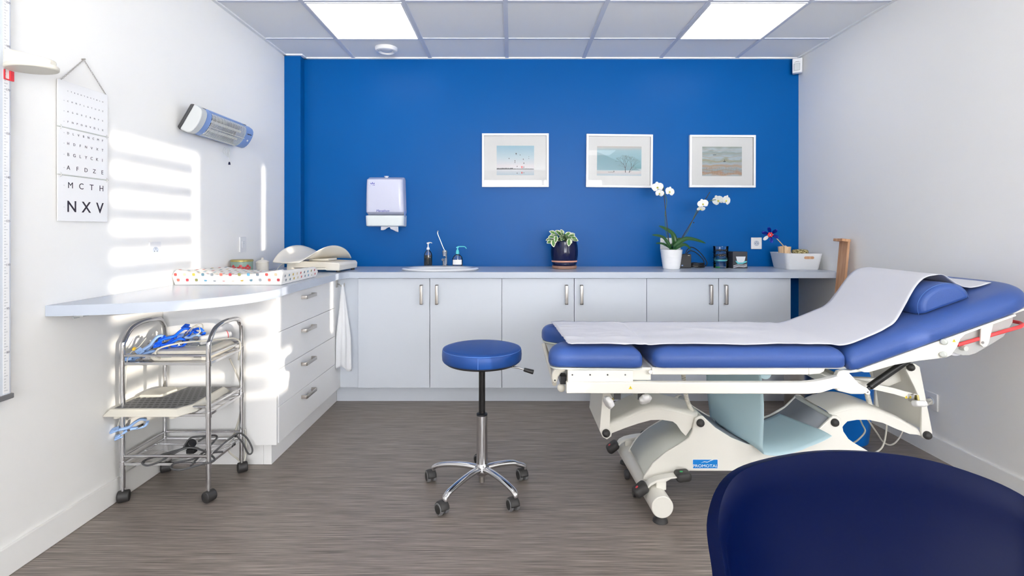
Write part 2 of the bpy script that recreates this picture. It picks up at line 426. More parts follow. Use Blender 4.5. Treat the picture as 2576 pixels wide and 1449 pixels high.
# ceiling light panels; the middle row is added out of view as fill
k = 0
for y in (3.047, 1.247, -1.153):
    for cx, side in ((-.941, 'left'), (1.463, 'right')):
        if y == 3.047: lab = f'square bright white light panel set into the {side} of the ceiling grid'
        else: lab = f'square light panel in the {side} ceiling grid, ' + {1.247: 'added out of view above the camera as fill light', -1.153: 'behind the camera towards the added rear window'}[y]
        t = thing('ceiling_light', (cx, y+.3, ZC), lab, 'ceiling light', 'square ceiling light panels')
        obj('diffuser', box(BM(), -.28, .28, -.282, .282, -.004, .004), 'panel_light', t, local=True)
        b = BM()
        for s in (-1, 1): box(b, min(s*.28, s*.288), max(s*.28, s*.288), -.29, .29, -.006, .006); box(b, -.28, .28, min(s*.282, s*.29), max(s*.282, s*.29), -.006, .006)
        obj('frame', b, 'white_plastic', t, local=True)

# round vent in the ceiling, white disc with a raised lip
c = P(972, 124, 3.84); t = thing('ceiling_vent', (c.x, 3.84, ZC), 'small round white vent in the ceiling behind the left light panel', 'vent')
obj('ring', lathe(BM(), [(.082, .006), (.082, -.006), (.076, -.02), (.062, -.024), (.052, -.016), (.05, .006)], (0, 0, 0)), 'white_plastic', t, smooth=50, local=True)
obj('disc', lathe(BM(), [(.046, .004), (.046, -.012), (.04, -.016), (.002, -.017)], (0, 0, 0)), 'ceiling_tile', t, smooth=50, local=True)

# motion sensor in the back right corner
c = P(2007, 166, 4.0); t = thing('motion_sensor', (c.x, 3.99, c.z), 'small white motion sensor in the corner just under the ceiling', 'sensor')
T = Matrix.Translation((c.x-.004, 4.0, c.z)) @ Matrix.Rotation(R(-28), 4, 'Z')
obj('casing', box(BM(), -.034, .034, -.022, .03, -.056, .056, T=T), 'white_plastic', t, bevel=.006)
obj('lens', box(BM(), -.024, .02, -.031, -.02, -.042, .016, T=T), 'heater_grey', t, bevel=.007)
obj('lens_slot', prism(BM(), [(-.024, .022), (-.012, .028), (.010, .028), (.022, .022), (.012, .0255), (-.012, .0255)], -.0235, -.0215, T=T), 'dark_grey', t)

# ================================================================ worktop with its basin hole
ZT, TH = .918, .041
edge = [(-1.14, 3.40), (-1.14, 2.70), (-1.135, 2.56), (-1.125, 2.482), (-1.155, 2.33), (-1.231, 2.195), (-1.31, 2.115), (-1.384, 2.054), (-1.542, 1.988), (-1.70, 1.948)]
cur = [(p.x, p.y) for p in catmull([(x, y, 0) for x, y in edge], 5)]
out = [(-1.10, 3.505), (-1.125, 3.48)] + cur + [(-1.756, 1.944), (-1.756, 3.986), (-1.630, 3.986), (-1.630, 4.063), (2.250, 4.063), (2.250, 3.505)]
SXc, SYc = -.515, 3.70
hole = [(SXc + .21*math.cos(2*math.pi*i/32), SYc - .005 + .135*math.sin(2*math.pi*i/32)) for i in range(32)]
b = BM(); E = []
for lp in (out, hole):
    vs = [b.verts.new((x, y, ZT)) for x, y in lp]
    E += [b.edges.new((vs[i], vs[(i+1) % len(vs)])) for i in range(len(vs))]
bmesh.ops.triangle_fill(b, edges=E, use_beauty=True)
for f in list(b.faces):
    c = f.calc_center_median()
    if ((c.x-SXc)/.21)**2 + ((c.y-SYc+.005)/.135)**2 < .9: b.faces.remove(f)
bmesh.ops.recalc_face_normals(b, faces=b.faces)
g = bmesh.ops.extrude_face_region(b, geom=list(b.faces))
bmesh.ops.translate(b, vec=(0, 0, -TH), verts=[v for v in g['geom'] if isinstance(v, bmesh.types.BMVert)])
wt = obj('worktop', b, 'laminate_top', smooth=35)
tag(wt, 'long pale worktop along the blue wall, curving out in front of the left wall', 'worktop')
b = BM(); box(b, -1.70, -1.66, 2.00, 2.03, .866, .8768); box(b, -1.70, -1.697, 2.00, 2.03, .858, .8768)
brk = obj('support_bracket', b, 'heater_grey', wt)

# ---------------------------------------------------------------- base cabinets along the back
def handle_v(name, cx, y, z0, z1, parent, lab=None):
    b = BM(); w_ = .0095; pts = [(y, z0), (y-.028, z0), (y-.034, z0+.006), (y-.034, z1-.006), (y-.028, z1), (y, z1), (y, z1-.007), (y-.026, z1-.007), (y-.028, z1-.010), (y-.028, z0+.010), (y-.026, z0+.007), (y, z0+.007)]
    prism(b, pts, cx-w_, cx+w_, axis='x'); return obj(name, b, 'steel', parent, bevel=.0012)
sx = [PX(p, 3.55) for p in (900, 1081, 1262.3, 1444.5, 1627, 1808, 1990)]
for i, (lab, (h1, h2)) in enumerate((('left white two-door base cabinet under the washbasin', (1059, 1098)), ('middle white two-door base cabinet behind the round stool', (1426, 1464)), ('right white two-door base cabinet under the potted orchid', (1791, 1829)))):
    a, mid, c = sx[2*i:2*i+3]
    t = thing('base_cabinet', ((a+c)/2, 3.8, 0), lab, 'cabinet', 'base cabinets under the worktop')
    b = BM(); x0 = -1.198 if i == 0 else a
    for xa, xb in ((a, a+.018), (c-.018, c)): box(b, xa, xb, 3.573, 4.06, .12, ZT-TH-.001)
    box(b, a, c, 3.573, 4.06, .12, .138); box(b, a, c, 4.04, 4.06, .12, ZT-TH-.001); box(b, a, c, 3.573, 3.65, ZT-TH-.02, ZT-TH-.001)
    if i == 0: box(b, x0, a, 3.572, 3.59, .118, ZT-TH-.001)
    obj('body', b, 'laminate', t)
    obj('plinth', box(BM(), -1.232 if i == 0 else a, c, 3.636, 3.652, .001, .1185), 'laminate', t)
    for (xa, xb), hp in (((a, mid), h1), ((mid, c), h2)):
        d = obj('door', box(BM(), xa+.0018, xb-.0018, 3.551, 3.571, .119, ZT-TH-.006), 'laminate', t, bevel=.0012)
        handle_v('handle', PX(hp, 3.52), 3.551, PZ(767, 3.52), PZ(717, 3.52), d)

# ---------------------------------------------------------------- drawer unit on the left
t = thing('drawer_unit', (-1.45, 3.05, 0), 'white drawer unit with four drawers under the left worktop', 'cabinet')
b = BM()
box(b, -1.757, -1.186, 2.602, 2.621, .119, ZT-TH-.001); box(b, -1.745, -1.203, 3.455, 3.474, .119, ZT-TH-.001)
box(b, -1.745, -1.203, 2.621, 3.455, .119, .137); box(b, -1.745, -1.23, 2.621, 3.455, ZT-TH-.02, ZT-TH-.001)
box(b, -1.203, -1.187, 3.459, 3.572, .119, ZT-TH-.001)
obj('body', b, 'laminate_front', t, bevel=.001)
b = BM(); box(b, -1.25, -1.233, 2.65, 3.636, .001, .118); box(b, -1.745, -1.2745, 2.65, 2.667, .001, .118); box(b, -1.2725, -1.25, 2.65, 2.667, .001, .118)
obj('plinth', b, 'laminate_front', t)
zz = [.120, .305, .495, .684, .872]
for k, hy in enumerate((989, 908, 826, 744)):
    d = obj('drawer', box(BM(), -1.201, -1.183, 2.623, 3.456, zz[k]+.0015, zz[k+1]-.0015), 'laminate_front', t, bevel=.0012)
    z = PZ(hy, 2.973); y0, y1 = 2.90, 3.055; X = -1.183
    pts = [(X, y0), (X+.027, y0), (X+.033, y0+.006), (X+.033, y1-.006), (X+.027, y1), (X, y1), (X, y1-.007), (X+.025, y1-.007), (X+.027, y1-.010), (X+.027, y0+.010), (X+.025, y0+.007), (X, y0+.007)]
    obj('handle', prism(BM(), pts, z-.0095, z+.0095, axis='z'), 'steel', d, bevel=.0012)

# hook and towel at the inner corner
c = P(848, 712, 3.475); t = thing('towel_hook', (-1.186, 3.5, c.z), 'small metal towel hook under the worktop in the inner corner', 'hook')
b = BM(); box(b, -1.187, -1.183, 3.485, 3.515, .815, .868); obj('plate', b, 'steel', t, bevel=.001)
obj('prong', tube(BM(), [(-1.183, 3.5, .84), (-1.165, 3.5, .832), (-1.152, 3.5, .815), (-1.140, 3.5, .82), (-1.135, 3.5, .845)], .003), 'steel', t, smooth=60)
def tw(u, v):
    z = .835 - .575*v + (.03*math.sin(u*3.1) if v > .9 else 0)*(v-.9)*10
    wd = .012 + .095*min(1, v*1.6)**.8 * (.85 + .15*v)
    a = u * 2 * math.pi
    fold = 1 + .22*math.sin(5*a + 2*v) * min(1, v*2)
    return Vector((-1.147 + .012*v + wd*.42*math.cos(a)*fold, 3.497 - .018*v + wd*.30*math.sin(a)*fold, z + .012*math.sin(3*a)*v))
tl = obj('towel', surf(BM(), tw, 36, 24, cu=True), 'cloth', smooth=180, solid=-.002)
tag(tl, 'narrow white towel hanging from the hook in the inner corner of the worktop', 'towel')

# ================================================================ washbasin, tap, bottles
t = thing('washbasin', (SXc, SYc, ZT), 'oval white washbasin set into the worktop below the paper towel dispenser', 'washbasin')
b = BM(); n = 48
prof = [(.268, .198, 0, 0.0008), (.277, .207, 0, .008), (.270, .199, 0, .016), (.255, .186, 0, .018), (.225, .158, -.016, .014), (.208, .138, -.022, .004), (.190, .118, -.024, -.05), (.13, .08, -.024, -.11), (.03, .02, -.024, -.125)]
prev = None
for rx, ry, oy, z in prof:
    rg = [b.verts.new((SXc + rx*math.cos(2*math.pi*i/n), SYc + .02 + oy + ry*math.sin(2*math.pi*i/n), ZT + z)) for i in range(n)]
    if prev:
        for i in range(n): b.faces.new((prev[i], prev[(i+1) % n], rg[(i+1) % n], rg[i]))
    prev = rg
b.faces.new(prev)
obj('bowl', b, 'white_ceramic', t, smooth=70, solid=0)
obj('drain', lathe(BM(), [(.02, 0), (.02, .003), (.004, .004)], (SXc, SYc-.004, ZT-.124), 20), 'chrome', t, smooth=40)
c = P(1119, 668, 3.885); tx, ty, tz = c.x, 3.885, ZT+.0185
t = thing('tap', (tx, ty, tz), 'chrome mixer tap with a long upright lever behind the washbasin', 'tap')
obj('body', lathe(BM(), [(.023, 0), (.023, .004), (.019, .006), (.0185, .085), (.021, .092), (.021, .112), (.015, .118)], (tx, ty, tz), 28), 'chrome', t, smooth=40)
obj('spout', tube(BM(), [(tx, ty-.01, tz+.062), (tx, ty-.07, tz+.066), (tx, ty-.105, tz+.05)], .0115, 14), 'chrome', t, smooth=60)
obj('lever', tube(BM(), [(tx, ty, tz+.112), (tx-.014, ty, tz+.14), (tx-.034, ty, tz+.19), (tx-.052, ty, tz+.235), (tx-.054, ty, tz+.25), (tx-.049, ty, tz+.262)], lambda s: .0042+.0012*(s > .85), 10), 'chrome', t, smooth=60)
def bottle(x, y, z, r, h, neck, name, lab, prof, liq, pump_m, spout, mset):
    t = thing(name, (x, y, z), lab, 'soap bottle')
    obj('bottle', lathe(BM(), prof, (x, y, z), 32, sy=.7), 'bottle_plastic', t, smooth=50)
    obj('contents', lathe(BM(), liq, (x, y, z), 32, sy=.7), mset, t, smooth=50)
    pb = BM(); cyl(pb, (x, y, z+h), (x, y, z+h+.012), .012, .011); cyl(pb, (x, y, z+h+.012), (x, y, z+h+.022), .011, .005)
    cyl(pb, (x, y, z+h+.02), (x, y, z+h+.044), .0042); box(pb, x-.009, x+.009, y-.006, y+.006, z+h+.043, z+h+.053)
    obj('pump', pb, pump_m, t, smooth=40, bevel=.001)
    obj('spout', tube(BM(), [Vector((x, y, z+h+.048)) + Vector(s) for s in spout], lambda s: .0045-.0015*s, 10), pump_m, t, smooth=60)
    obj('dip_tube', cyl(BM(), (x, y, z+.01), (x+.003, y, z+h), .0022, n=8), 'white_plastic', t, smooth=60)
    return t
x = PX(1077, 3.9)
bottle(x, 3.9, ZT+.0185, .03, .12, .01, 'soap_dispenser', 'clear soap bottle half full of brown soap with a white pump, left of the tap',
       [(.028, 0), (.031, .004), (.031, .075), (.028, .092), (.018, .108), (.011, .114), (.011, .121)], [(.027, .002), (.0295, .005), (.0295, .078), (.001, .0785)], 'white_plastic', [(0, 0, .004), (.018, 0, .005), (.03, 0, .001)], 'soap_brown')
x = PX(1151, 3.9)
t = bottle(x, 3.9, ZT+.0185, .038, .088, .012, 'hand_gel_dispenser', 'clear hand gel bottle with a turquoise long-spouted pump, right of the tap',
       [(.036, 0), (.039, .004), (.039, .048), (.034, .066), (.020, .080), (.012, .084), (.012, .089)], [(.034, .002), (.0370, .006), (.0370, .045), (.001, .0455)], 'teal', [(0, 0, .006), (.03, 0, .007), (.052, 0, .006), (.062, 0, -.001), (.067, 0, -.010)], 'gel')
b = BM(); surf(b, lambda u, v: Vector((x + .0396*math.sin(R(-58+116*u)), 3.9 - .0396*.7*math.cos(R(-58+116*u)) - .0004, ZT+.0185+.008+.036*v)), 14, 1); obj('label', b, 'white_print', t)
# collar of the turquoise pump
obj('pump_collar', lathe(BM(), [(.0125, .086), (.014, .094), (.011, .112), (.006, .122)], (x, 3.9, ZT+.0185), 20), 'teal', t, smooth=50)

# ---------------------------------------------------------------- paper towel dispenser
dx = PX(969, 3.98); zb, zt_ = PZ(570, 3.97), PZ(445, 3.97)
t = thing('paper_towel_dispenser', (dx, YB, zb), 'pale translucent paper towel dispenser on the blue wall above the worktop', 'dispenser')
def shell(zlo, zhi, y_of, wlo, whi, rr=.035):
    b = BM(); prev = None; N = 14
    for k in range(N+1):
        s = k / N; z = zlo + (zhi-zlo)*s; wd = wlo + (whi-wlo)*s; dep = y_of(s)
        endr = min(1, math.sqrt(max(0, 1-((s-.5)*2)**16)))*.5+.5
        pts = rpoly([(-wd, 0), (-wd, -dep*endr), (wd, -dep*endr), (wd, 0)], [0, rr, rr, 0], 6)
        rg = [b.verts.new((dx+a*(1 if endr > .9 else .97), YB-.001+c_, z)) for a, c_ in pts]
        if prev: 
            for i in range(len(rg)-1): b.faces.new((prev[i], prev[i+1], rg[i+1], rg[i]))
        else: b.faces.new(rg)
        prev = rg
    b.faces.new(prev); return b
hh = zt_ - zb
obj('cover', shell(zb+hh*.24, zt_, lambda s: .105+.012*math.sin(s*2.4), .148, .139), 'dispenser', t, smooth=45)
obj('tray', shell(zb, zb+hh*.235, lambda s: .108+.012*s-.0*s, .146, .148), 'dispenser_low', t, smooth=45)
obj('lock', lathe(BM(), [(.012, 0), (.012, .006), (.018, .009), (.018, .012), (.004, .013)], (dx+.004, YB-.06, zt_-.003), 20), 'white_plastic', t, smooth=50)
obj('view_slot', box(BM(), dx+.1425, dx+.1482, YB-.075, YB-.045, zb+.075, zb+.12), 'heater_blue', t)
text('brand_text', 'Marathon', .026, front(dx-.012, YB-.1155, zb+hh*.315), 'logo_blue', t, shear=.25)
b = BM(); lx, lz, ly = dx-.093, zt_-.062, YB-.1165
prism(b, [(lx-.016, lz-.006), (lx+.022, lz), (lx+.022, lz-.009), (lx-.016, lz-.016)], ly-.001, ly)
for ang, ln in ((-38, .017), (0, .02), (38, .017)):
    a = R(ang); q = Vector((lx+.004+.006*math.sin(a)*1.5, lz+.002)); d = Vector((math.sin(a), math.cos(a))); e_ = Vector((d.y, -d.x))
    prism(b, [tuple(q+e_*.0), tuple(q+d*ln*.5+e_*.0042), tuple(q+d*ln), tuple(q+d*ln*.5-e_*.0042)], ly-.001, ly)
obj('logo', b, 'logo_blue', t)
def tow(u, v):
    return Vector((dx-.04+.135*u, YB-.06+.012*math.sin(9*u)*v, zb+.004-(.020+.012*math.sin(7*u+1)+(.014 if u > .55 else 0))*v))
pt = obj('paper_towel', surf(BM(), tow, 24, 5), 'paper', smooth=180, solid=-.0012)
tag(pt, 'white folded paper towel poking out under the dispenser', 'paper towel')

# ---------------------------------------------------------------- sockets and switches
def socket(cx, cz, wd, hd, T, lab, cat='socket', kind='socket', name='wall_socket'):
    t = thing(name, tuple(T @ Vector((cx, 0, cz))), lab, cat)
    obj('cover_plate', box(BM(), cx-wd, cx+wd, -.008, .0, cz-hd, cz+hd, T=T), 'white_plastic', t, bevel=.003)
    ins = [cx] if wd < .06 else [cx-wd/2, cx+wd/2]
    for q in ins:
        if kind == 'socket':
            b = BM(); cyl(b, T @ Vector((q, -.0078, cz)), T @ Vector((q, -.0095, cz)), .021, n=28)
            obj('socket_face', b, 'laminate_top', t, smooth=40)
            b = BM()
            for sx_, sz_, r_ in ((-.0095, 0, .0028), (.0095, 0, .0028), (0, .011, .0022)): cyl(b, T @ Vector((q+sx_, -.0090, cz+sz_)), T @ Vector((q+sx_, -.0098, cz+sz_)), r_, n=10)
            obj('pin_holes', b, 'dark_grey', t)
        else:
            obj('rocker', box(BM(), q-.018, q+.018, -.011, -.007, cz-.02, cz+.02, T=T), 'white_plastic', t, bevel=.002)
            obj('indicator', box(BM(), q-.003, q+.003, -.0118, -.0105, cz+.004, cz+.010, T=T), 'heater_grey', t)
    return t
TB = Matrix.Translation((0, YB, 0))
socket(PX(1902, YB), PZ(612, YB), .042, .046, TB, 'single white socket on the blue wall above the dark picture box')
socket(PX(1686, YB), PZ(613, YB), .08, .045, TB, 'double white socket plate on the blue wall half hidden by orchid leaves')
TL = basis((XL, 0, 0), (0, 1, 0), (0, 0, 1)) @ Matrix.Rotation(R(-90), 4, 'X')      # local x along the wall, -y out of the wall, z up
TL = Matrix(((0, -1, 0, XL), (1, 0, 0, 0), (0, 0, 1, 0), (0, 0, 0, 1)))
dl = lambda px: -XL*F/(CX-px)
socket((dl(372)+dl(402))/2, PZ(632, 2.53), .041, .046, TL, 'white socket on the left wall above the front of the dotted changing mat')
socket((dl(601)+dl(617))/2, PZ(615, 3.38), .04, .05, TL, 'white light switch on the left wall above the round tin', 'switch', 'switch', 'light_switch')
TRt = Matrix(((0, 1, 0, XR), (-1, 0, 0, 0), (0, 0, 1, 0), (0, 0, 0, 1)))
yy = XR*F/(2345-CX); t = socket(-yy, PZ(1008, yy), .042, .046, TRt, 'white socket with a plug in it, low on the right wall')
c = Vector((XR, yy, PZ(1010, yy)))
b = BM(); cyl(b, c+Vector((-.009, 0, 0)), c+Vector((-.045, 0, 0)), .017, .013, 18); cyl(b, c+Vector((-.045, 0, 0)), c+Vector((-.07, 0, -.012)), .006, .005, 10)
pg = obj('power_plug', b, 'beige', smooth=40); tag(pg, 'pale grey plug pushed into the low socket on the right wall', 'plug')

# ---------------------------------------------------------------- three framed pictures
PY = YB
def picture(cx, cz, wd, hd, pw, ph, tilt, lab, prm, details):
    t = thing('framed_picture', (cx, PY, cz), lab, 'picture', 'framed pictures on the blue wall')
    T = Matrix.Translation((cx, PY, cz)) @ Matrix.Rotation(R(tilt), 4, 'Y')
    b = BM(); f_ = .017
    for x0, x1, z0, z1 in ((-wd, wd, hd-f_, hd), (-wd, wd, -hd, -hd+f_), (-wd, -wd+f_, -hd+f_, hd-f_), (wd-f_, wd, -hd+f_, hd-f_)): box(b, x0, x1, -.028, -.001, z0, z1, T=T)
    obj('frame', b, 'white_plastic', t, bevel=.0012)
    obj('mount', box(BM(), -wd+f_, wd-f_, -.012, -.004, -hd+f_, hd-f_, T=T), 'white_mount', t)
    pr = obj('print', box(BM(), -pw, pw, -.0128, -.0121, -ph, ph, T=T), prm, t)
    for nm, mt, fn in details:
        b = BM(); fn(b, pw, ph, T); obj(nm, b, mt, pr)
    obj('glass_pane', prism(BM(), [(-wd+f_, -hd+f_), (wd-f_, -hd+f_), (wd-f_, hd-f_), (-wd+f_, hd-f_)], -.0205, -.019, T=T), 'picture_glass', t)
mat('white_mount', 'F2F2F2', .8)
def flat(b, pts, T, y=-.0132): b.faces.new([b.verts.new(T @ Vector((x, y, z))) for x, z in pts])
def disc(b, x, z, rx, rz, T, y=-.0133): flat(b, [(x+rx*math.cos(2*math.pi*i/10), z+rz*math.sin(2*math.pi*i/10)) for i in range(10)], T, y)
def line(b, pts, w0, w1, T, y=-.0134):
    for i in range(len(pts)-1):
        a, c = Vector(pts[i]), Vector(pts[i+1]); d = (c-a).normalized(); n_ = Vector((-d.y, d.x)); s0 = (w0+(w1-w0)*i/(len(pts)-1))/2; s1 = (w0+(w1-w0)*(i+1)/(len(pts)-1))/2
        flat(b, [tuple(a+n_*s0), tuple(a-n_*s0), tuple(c-n_*s1), tuple(c+n_*s1)], T, y)
d_ = 4.04
gradient('print_sky', [(0, 'C5D7E2'), (.17, 'E6E9EE'), (.3, 'EFE9EE'), (.6, 'CFE2EC'), (1, '9FC9DC')])
gradient('print_lake', [(0, 'B9D2DE'), (.13, 'E4DCDC'), (.2, 'CFE0E4'), (.24, '6FA3AE'), (.45, '84B6C2'), (.6, '93BFCC'), (.85, 'A9CCD6'), (1, 'D9CFCB')], wob=.12, wscale=(2, 1, 6))
gradient('print_nets', [(0, 'B9C6CC'), (.12, 'C79B7B'), (.2, 'A9BCC6'), (.33, 'C0A188'), (.42, 'B2C3CE'), (.55, 'A3A892'), (.62, 'B9C9D2'), (.8, '9FAFAF'), (.86, 'BFCDD4'), (1, '9CA79F')], wob=.35, wscale=(3, 1, 5))
def treeline(b, pw, ph, T):
    r = random.Random(3)
    x = -pw
    while x < pw-.002:
        h_ = (.011 if x < -.02 else .005) * (.55+.45*r.random()); x2 = min(pw, x+.004); flat(b, [(x, -.6*ph-.002), (x2, -.6*ph-.002), (x2, -.6*ph+h_), (x, -.6*ph+h_)], T); x = x2
def balloons(b, pw, ph, T):
    for px, py, s in ((1299, 386, 4), (1309, 389, 2.2), (1281, 398, 2.6), (1296, 404, 2.8), (1317, 400, 2.8), (1331, 393, 1.6), (1331, 398, 1.8), (1318.5, 410, 3), (1301.5, 418, 2.8), (1318.5, 420, 2.8), (1301.5, 435, 2.6), (1318.5, 434, 2.2), (1296, 408, 2.4)):
        x, z = (px-1297)*d_/F, (403-py)*d_/F; q = s*d_/F*.42; disc(b, x, z, q, q*1.1, T); disc(b, x, z-q*1.5, q*.35, q*.35, T)
def redb(b, pw, ph, T):
    x = (1313.5-1297)*d_/F; z = (403-419.5)*d_/F; disc(b, x, z, .0075, .0075, T); flat(b, [(x-.006, z-.004), (x+.006, z-.004), (x+.0015, z-.013), (x-.0015, z-.013)], T)
    z2 = (403-434.5)*d_/F; disc(b, x, z2, .0065, .005, T); flat(b, [(x-.006, z2), (x+.006, z2), (x+.0015, z2+.010), (x-.0015, z2+.010)], T)
cx, cz = PX(1296.5, d_), PZ(403, d_)
picture(cx, cz, 84*d_/F, 67.5*d_/F, 47.2*d_/F, 37*d_/F, 0, 'white-framed print of hot-air balloons over a lake, leftmost of the three pictures', 'print_sky', [('treeline', 'photo_dark', treeline), ('balloons', 'photo_dark', balloons), ('red_balloon', 'red', redb)])
def tree(b, pw, ph, T):
    r = random.Random(11)
    def grow(x, z, a, ln, w_, dep):
        x2, z2 = x+math.sin(a)*ln, z+math.cos(a)*ln; xm, zm = (x+x2)/2+r.uniform(-1, 1)*ln*.08, (z+z2)/2
        line(b, [(x, z), (xm, zm), (x2, z2)], w_, w_*.7, T)
        if dep == 0 or w_ < .0003: return
        for da in (-.42, .30) if dep > 1 else (-.5, .05, .5): grow(x2, z2, a*.9+da+r.uniform(-.18, .18), ln*r.uniform(.68, .86), w_*.68, dep-1)
    k = d_/F; ox = 1558
    grow((1574-ox)*k, (404-433)*k, -.05, .036, .0058, 6); grow((1583-ox)*k, (404-433)*k, .45, .036, .0050, 6)
    grow((1574-ox)*k, (404-422)*k, -1.0, .022, .0016, 3); grow((1584-ox)*k, (404-432)*k, .95, .024, .0018, 3)
def boat(b, pw, ph, T):
    k = d_/F; x = (1538-1558)*k; z = (404-432)*k
    flat(b, [(x-.026, z+.002), (x-.022, z-.002), (x+.022, z-.002), (x+.028, z+.003), (x+.02, z+.0005), (x-.02, z)], T); disc(b, x+.021, z+.006, .003, .0045, T)
def hill(b, pw, ph, T): flat(b, [(-pw, -ph*.63), (pw*.98, -ph*.63), (pw*.6, -ph*.42), (pw*.1, -ph*.1), (-pw*.4, ph*.22), (-pw*.8, ph*.5), (-pw, ph*.6)], T, -.0130)
mat('hill_blue', '7FAAB8', .6)
picture(PX(1558.5, d_), PZ(404.5, d_), 83.5*d_/F, 67*d_/F, 56*d_/F, 37*d_/F, .6, 'white-framed print of a bare tree in misty blue water, middle one of the three pictures', 'print_lake', [('hill', 'hill_blue', hill), ('tree', 'photo_dark', tree), ('boat', 'photo_dark', boat)])
def nets(b, pw, ph, T):
    for z0, am, w_ in ((-.62, .05, .006), (-.85, .06, .005), (-.30, .04, .005), (.02, .08, .004), (.32, .06, .003), (.52, .03, .002), (.75, .03, .0018)):
        pts = [(-pw + 2*pw*i/24, z0*ph + am*ph*math.sin(i*.5+z0*9)) for i in range(25)]; line(b, pts, w_, w_*.6, T)
def posts(b, pw, ph, T):
    r = random.Random(5)
    for i in range(46): x = -pw+.003 + (2*pw-.006)*i/45; zc = r.uniform(-.75, -.62)*ph; flat(b, [(x, zc-.02), (x+.0009, zc-.02), (x+.0009, zc+.026), (x, zc+.026)], T, -.0137)
def boats(b, pw, ph, T):
    flat(b, [(.008, .0), (.03, .003), (.026, -.004), (.012, -.005)], T, -.0139); disc(b, .018, .008, .002, .006, T, -.0139); flat(b, [(-.075, .052), (-.045, .054), (-.048, .050), (-.07, .048)], T, -.0139)
mat('net_brown', 'B8A080', .6)
picture(PX(1818, d_), PZ(405.5, d_), 83*d_/F, 66*d_/F, 50*d_/F, 37*d_/F, .2, 'white-framed print of fishing nets and boats on water, rightmost of the three pictures', 'print_nets', [('nets', 'net_brown', nets), ('posts', 'photo_dark', posts), ('boats', 'photo_dark', boats)])
# ================================================================ examination table
t = table = thing('examination_table', (1.2, 2.4, 0), 'blue padded examination table with a raised backrest and white steel frame', 'examination table')
Y0, Y1, ZS, ZB = 2.09, 2.72, .722, .641          # near and far side, top and underside of the cushions
obj('seat_cushion', cushion(BM(), rrect(.575, 1.362, Y0, Y1, .035), ZB, ZS, rt=.045), 'vinyl', t, smooth=60)
for near in (1, 0):
    o_ = [(.155, 2.105), (.15, 2.20), (.27, 2.285), (.534, 2.385), (.534, 2.09)]
    if not near: o_ = [(x, 2*2.405 - y) for x, y in o_][::-1]
    ol = rpoly(o_, [.07, .06, .05, .05, .035] if near else [.035, .05, .05, .06, .07])
    obj('leg_cushion', cushion(BM(), ol, ZB, ZS, rt=.045), 'vinyl', t, smooth=60)
    bmv = BM(); prism(bmv, rpoly([(p[0]+(.004 if i else .004), p[1]) for i, p in enumerate(o_)], .05), ZB-.007, ZB-.0005, axis='z')
    obj('leg_cushion_base', bmv, 'enamel_grey', t, bevel=.001)
BA = R(19.6); piv = Vector((1.415, 0, ZB))
TBk = Matrix.Translation(piv) @ Matrix.Rotation(-BA, 4, 'Y') @ Matrix.Translation(-piv)
ol = rpoly([(1.372, Y0), (2.232, Y0), (2.232, Y1), (1.372, Y1)], [.03, .20, .20, .03], 14)
obj('backrest_cushion', cushion(BM(), ol, ZB, ZS+.002, T=TBk, rt=.05), 'vinyl', t, smooth=60)
bk = lambda x, n_: TBk @ Vector((x, 0, ZB + n_))          # along the backrest, height above its underside
# head bolster (rests on the backrest, under the paper)
def bolster(u, v):
    a = math.pi * u; prof = Vector((1.883 - .115*math.cos(a)*(1 - .0*u), .086 + .096*math.sin(a)**.85))
    e_ = min(v, 1-v); k_ = 1 - .16*max(0, 1 - e_/.06)**2
    cx_, cn_ = 1.883, .085+.03
    q = bk(cx_+(prof.x-cx_)*k_, cn_+(prof.y-cn_)*k_); q.y = 2.17 + .49*v; return q
b = BM(); surf(b, bolster, 28, 24)
n0 = len(b.verts)
for j in (0, 24):
    loop = [v for v in b.verts if abs(v.co.y - (2.17 + .49*(j/24))) < 1e-5]; b.faces.new(loop)
bmesh.ops.holes_fill(b, edges=[e for e in b.edges if len(e.link_faces) == 1])
bo = obj('head_bolster', b, 'vinyl', smooth=50, bevel=.012, seg=4)
tag(bo, 'half-round blue bolster pillow under the paper at the head of the table', 'pillow')
seam = [bolster(i/30, .035) + Vector((0, -.0012, 0)) for i in range(31)]
obj('seam', tube(BM(), seam, .0007, 6, smooth=False), 'thread', bo, smooth=60)
# paper cover
path = [(.23, .7265), (.40, .7275), (.54, .7265), (.565, .7245), (.62, .7275), (.90, .7275), (1.2, .7275), (1.30, .7275), (1.348, .722)]
path += [(bk(x, .091).x, bk(x, .091).z) for x in (1.425, 1.50, 1.58, 1.66)]
path += [(1.680, .872), (1.715, .915), (1.75, .957), (1.79, .989), (1.83, 1.0), (1.875, 1.0)]
path += [(bk(x, n_).x, bk(x, n_).z) for x, n_ in ((2.01, .128), (2.06, .0935), (2.15, .086))]
pc = catmull([(x, 0, z) for x, z in path], 5); NP = len(pc) - 1
def paper(u, v):
    f = u * NP; i = min(int(f), NP-1); q = pc[i].lerp(pc[i+1], f-i)
    sk = min(1, max(0, (q.x-1.45)/.35)); sk = sk*sk*(3-2*sk)
    y = 2.125 + .515*v + sk*(.115 - .06*v)
    wig = noise.noise(Vector((q.x*9, y*11, 0)))*.0035 + noise.noise(Vector((q.x*26, y*17, 3)))*.0018
    flatp = 1 if q.x < 1.3 else .35
    if q.x < .55: wig += abs(noise.noise(Vector((q.x*14, y*18, 8))))*.010
    x = q.x - (.03*v if u < .02 else 0)*(1-u*50)
    edge_w = (v < .01 or v > .99) * .003*noise.noise(Vector((q.x*14, v*9, 1)))
    return Vector((x, y+edge_w, q.z + .0065 + max(-.003, wig)*flatp))
pp = obj('table_paper', surf(BM(), paper, 150, 26), 'paper', smooth=180, solid=-.0012)
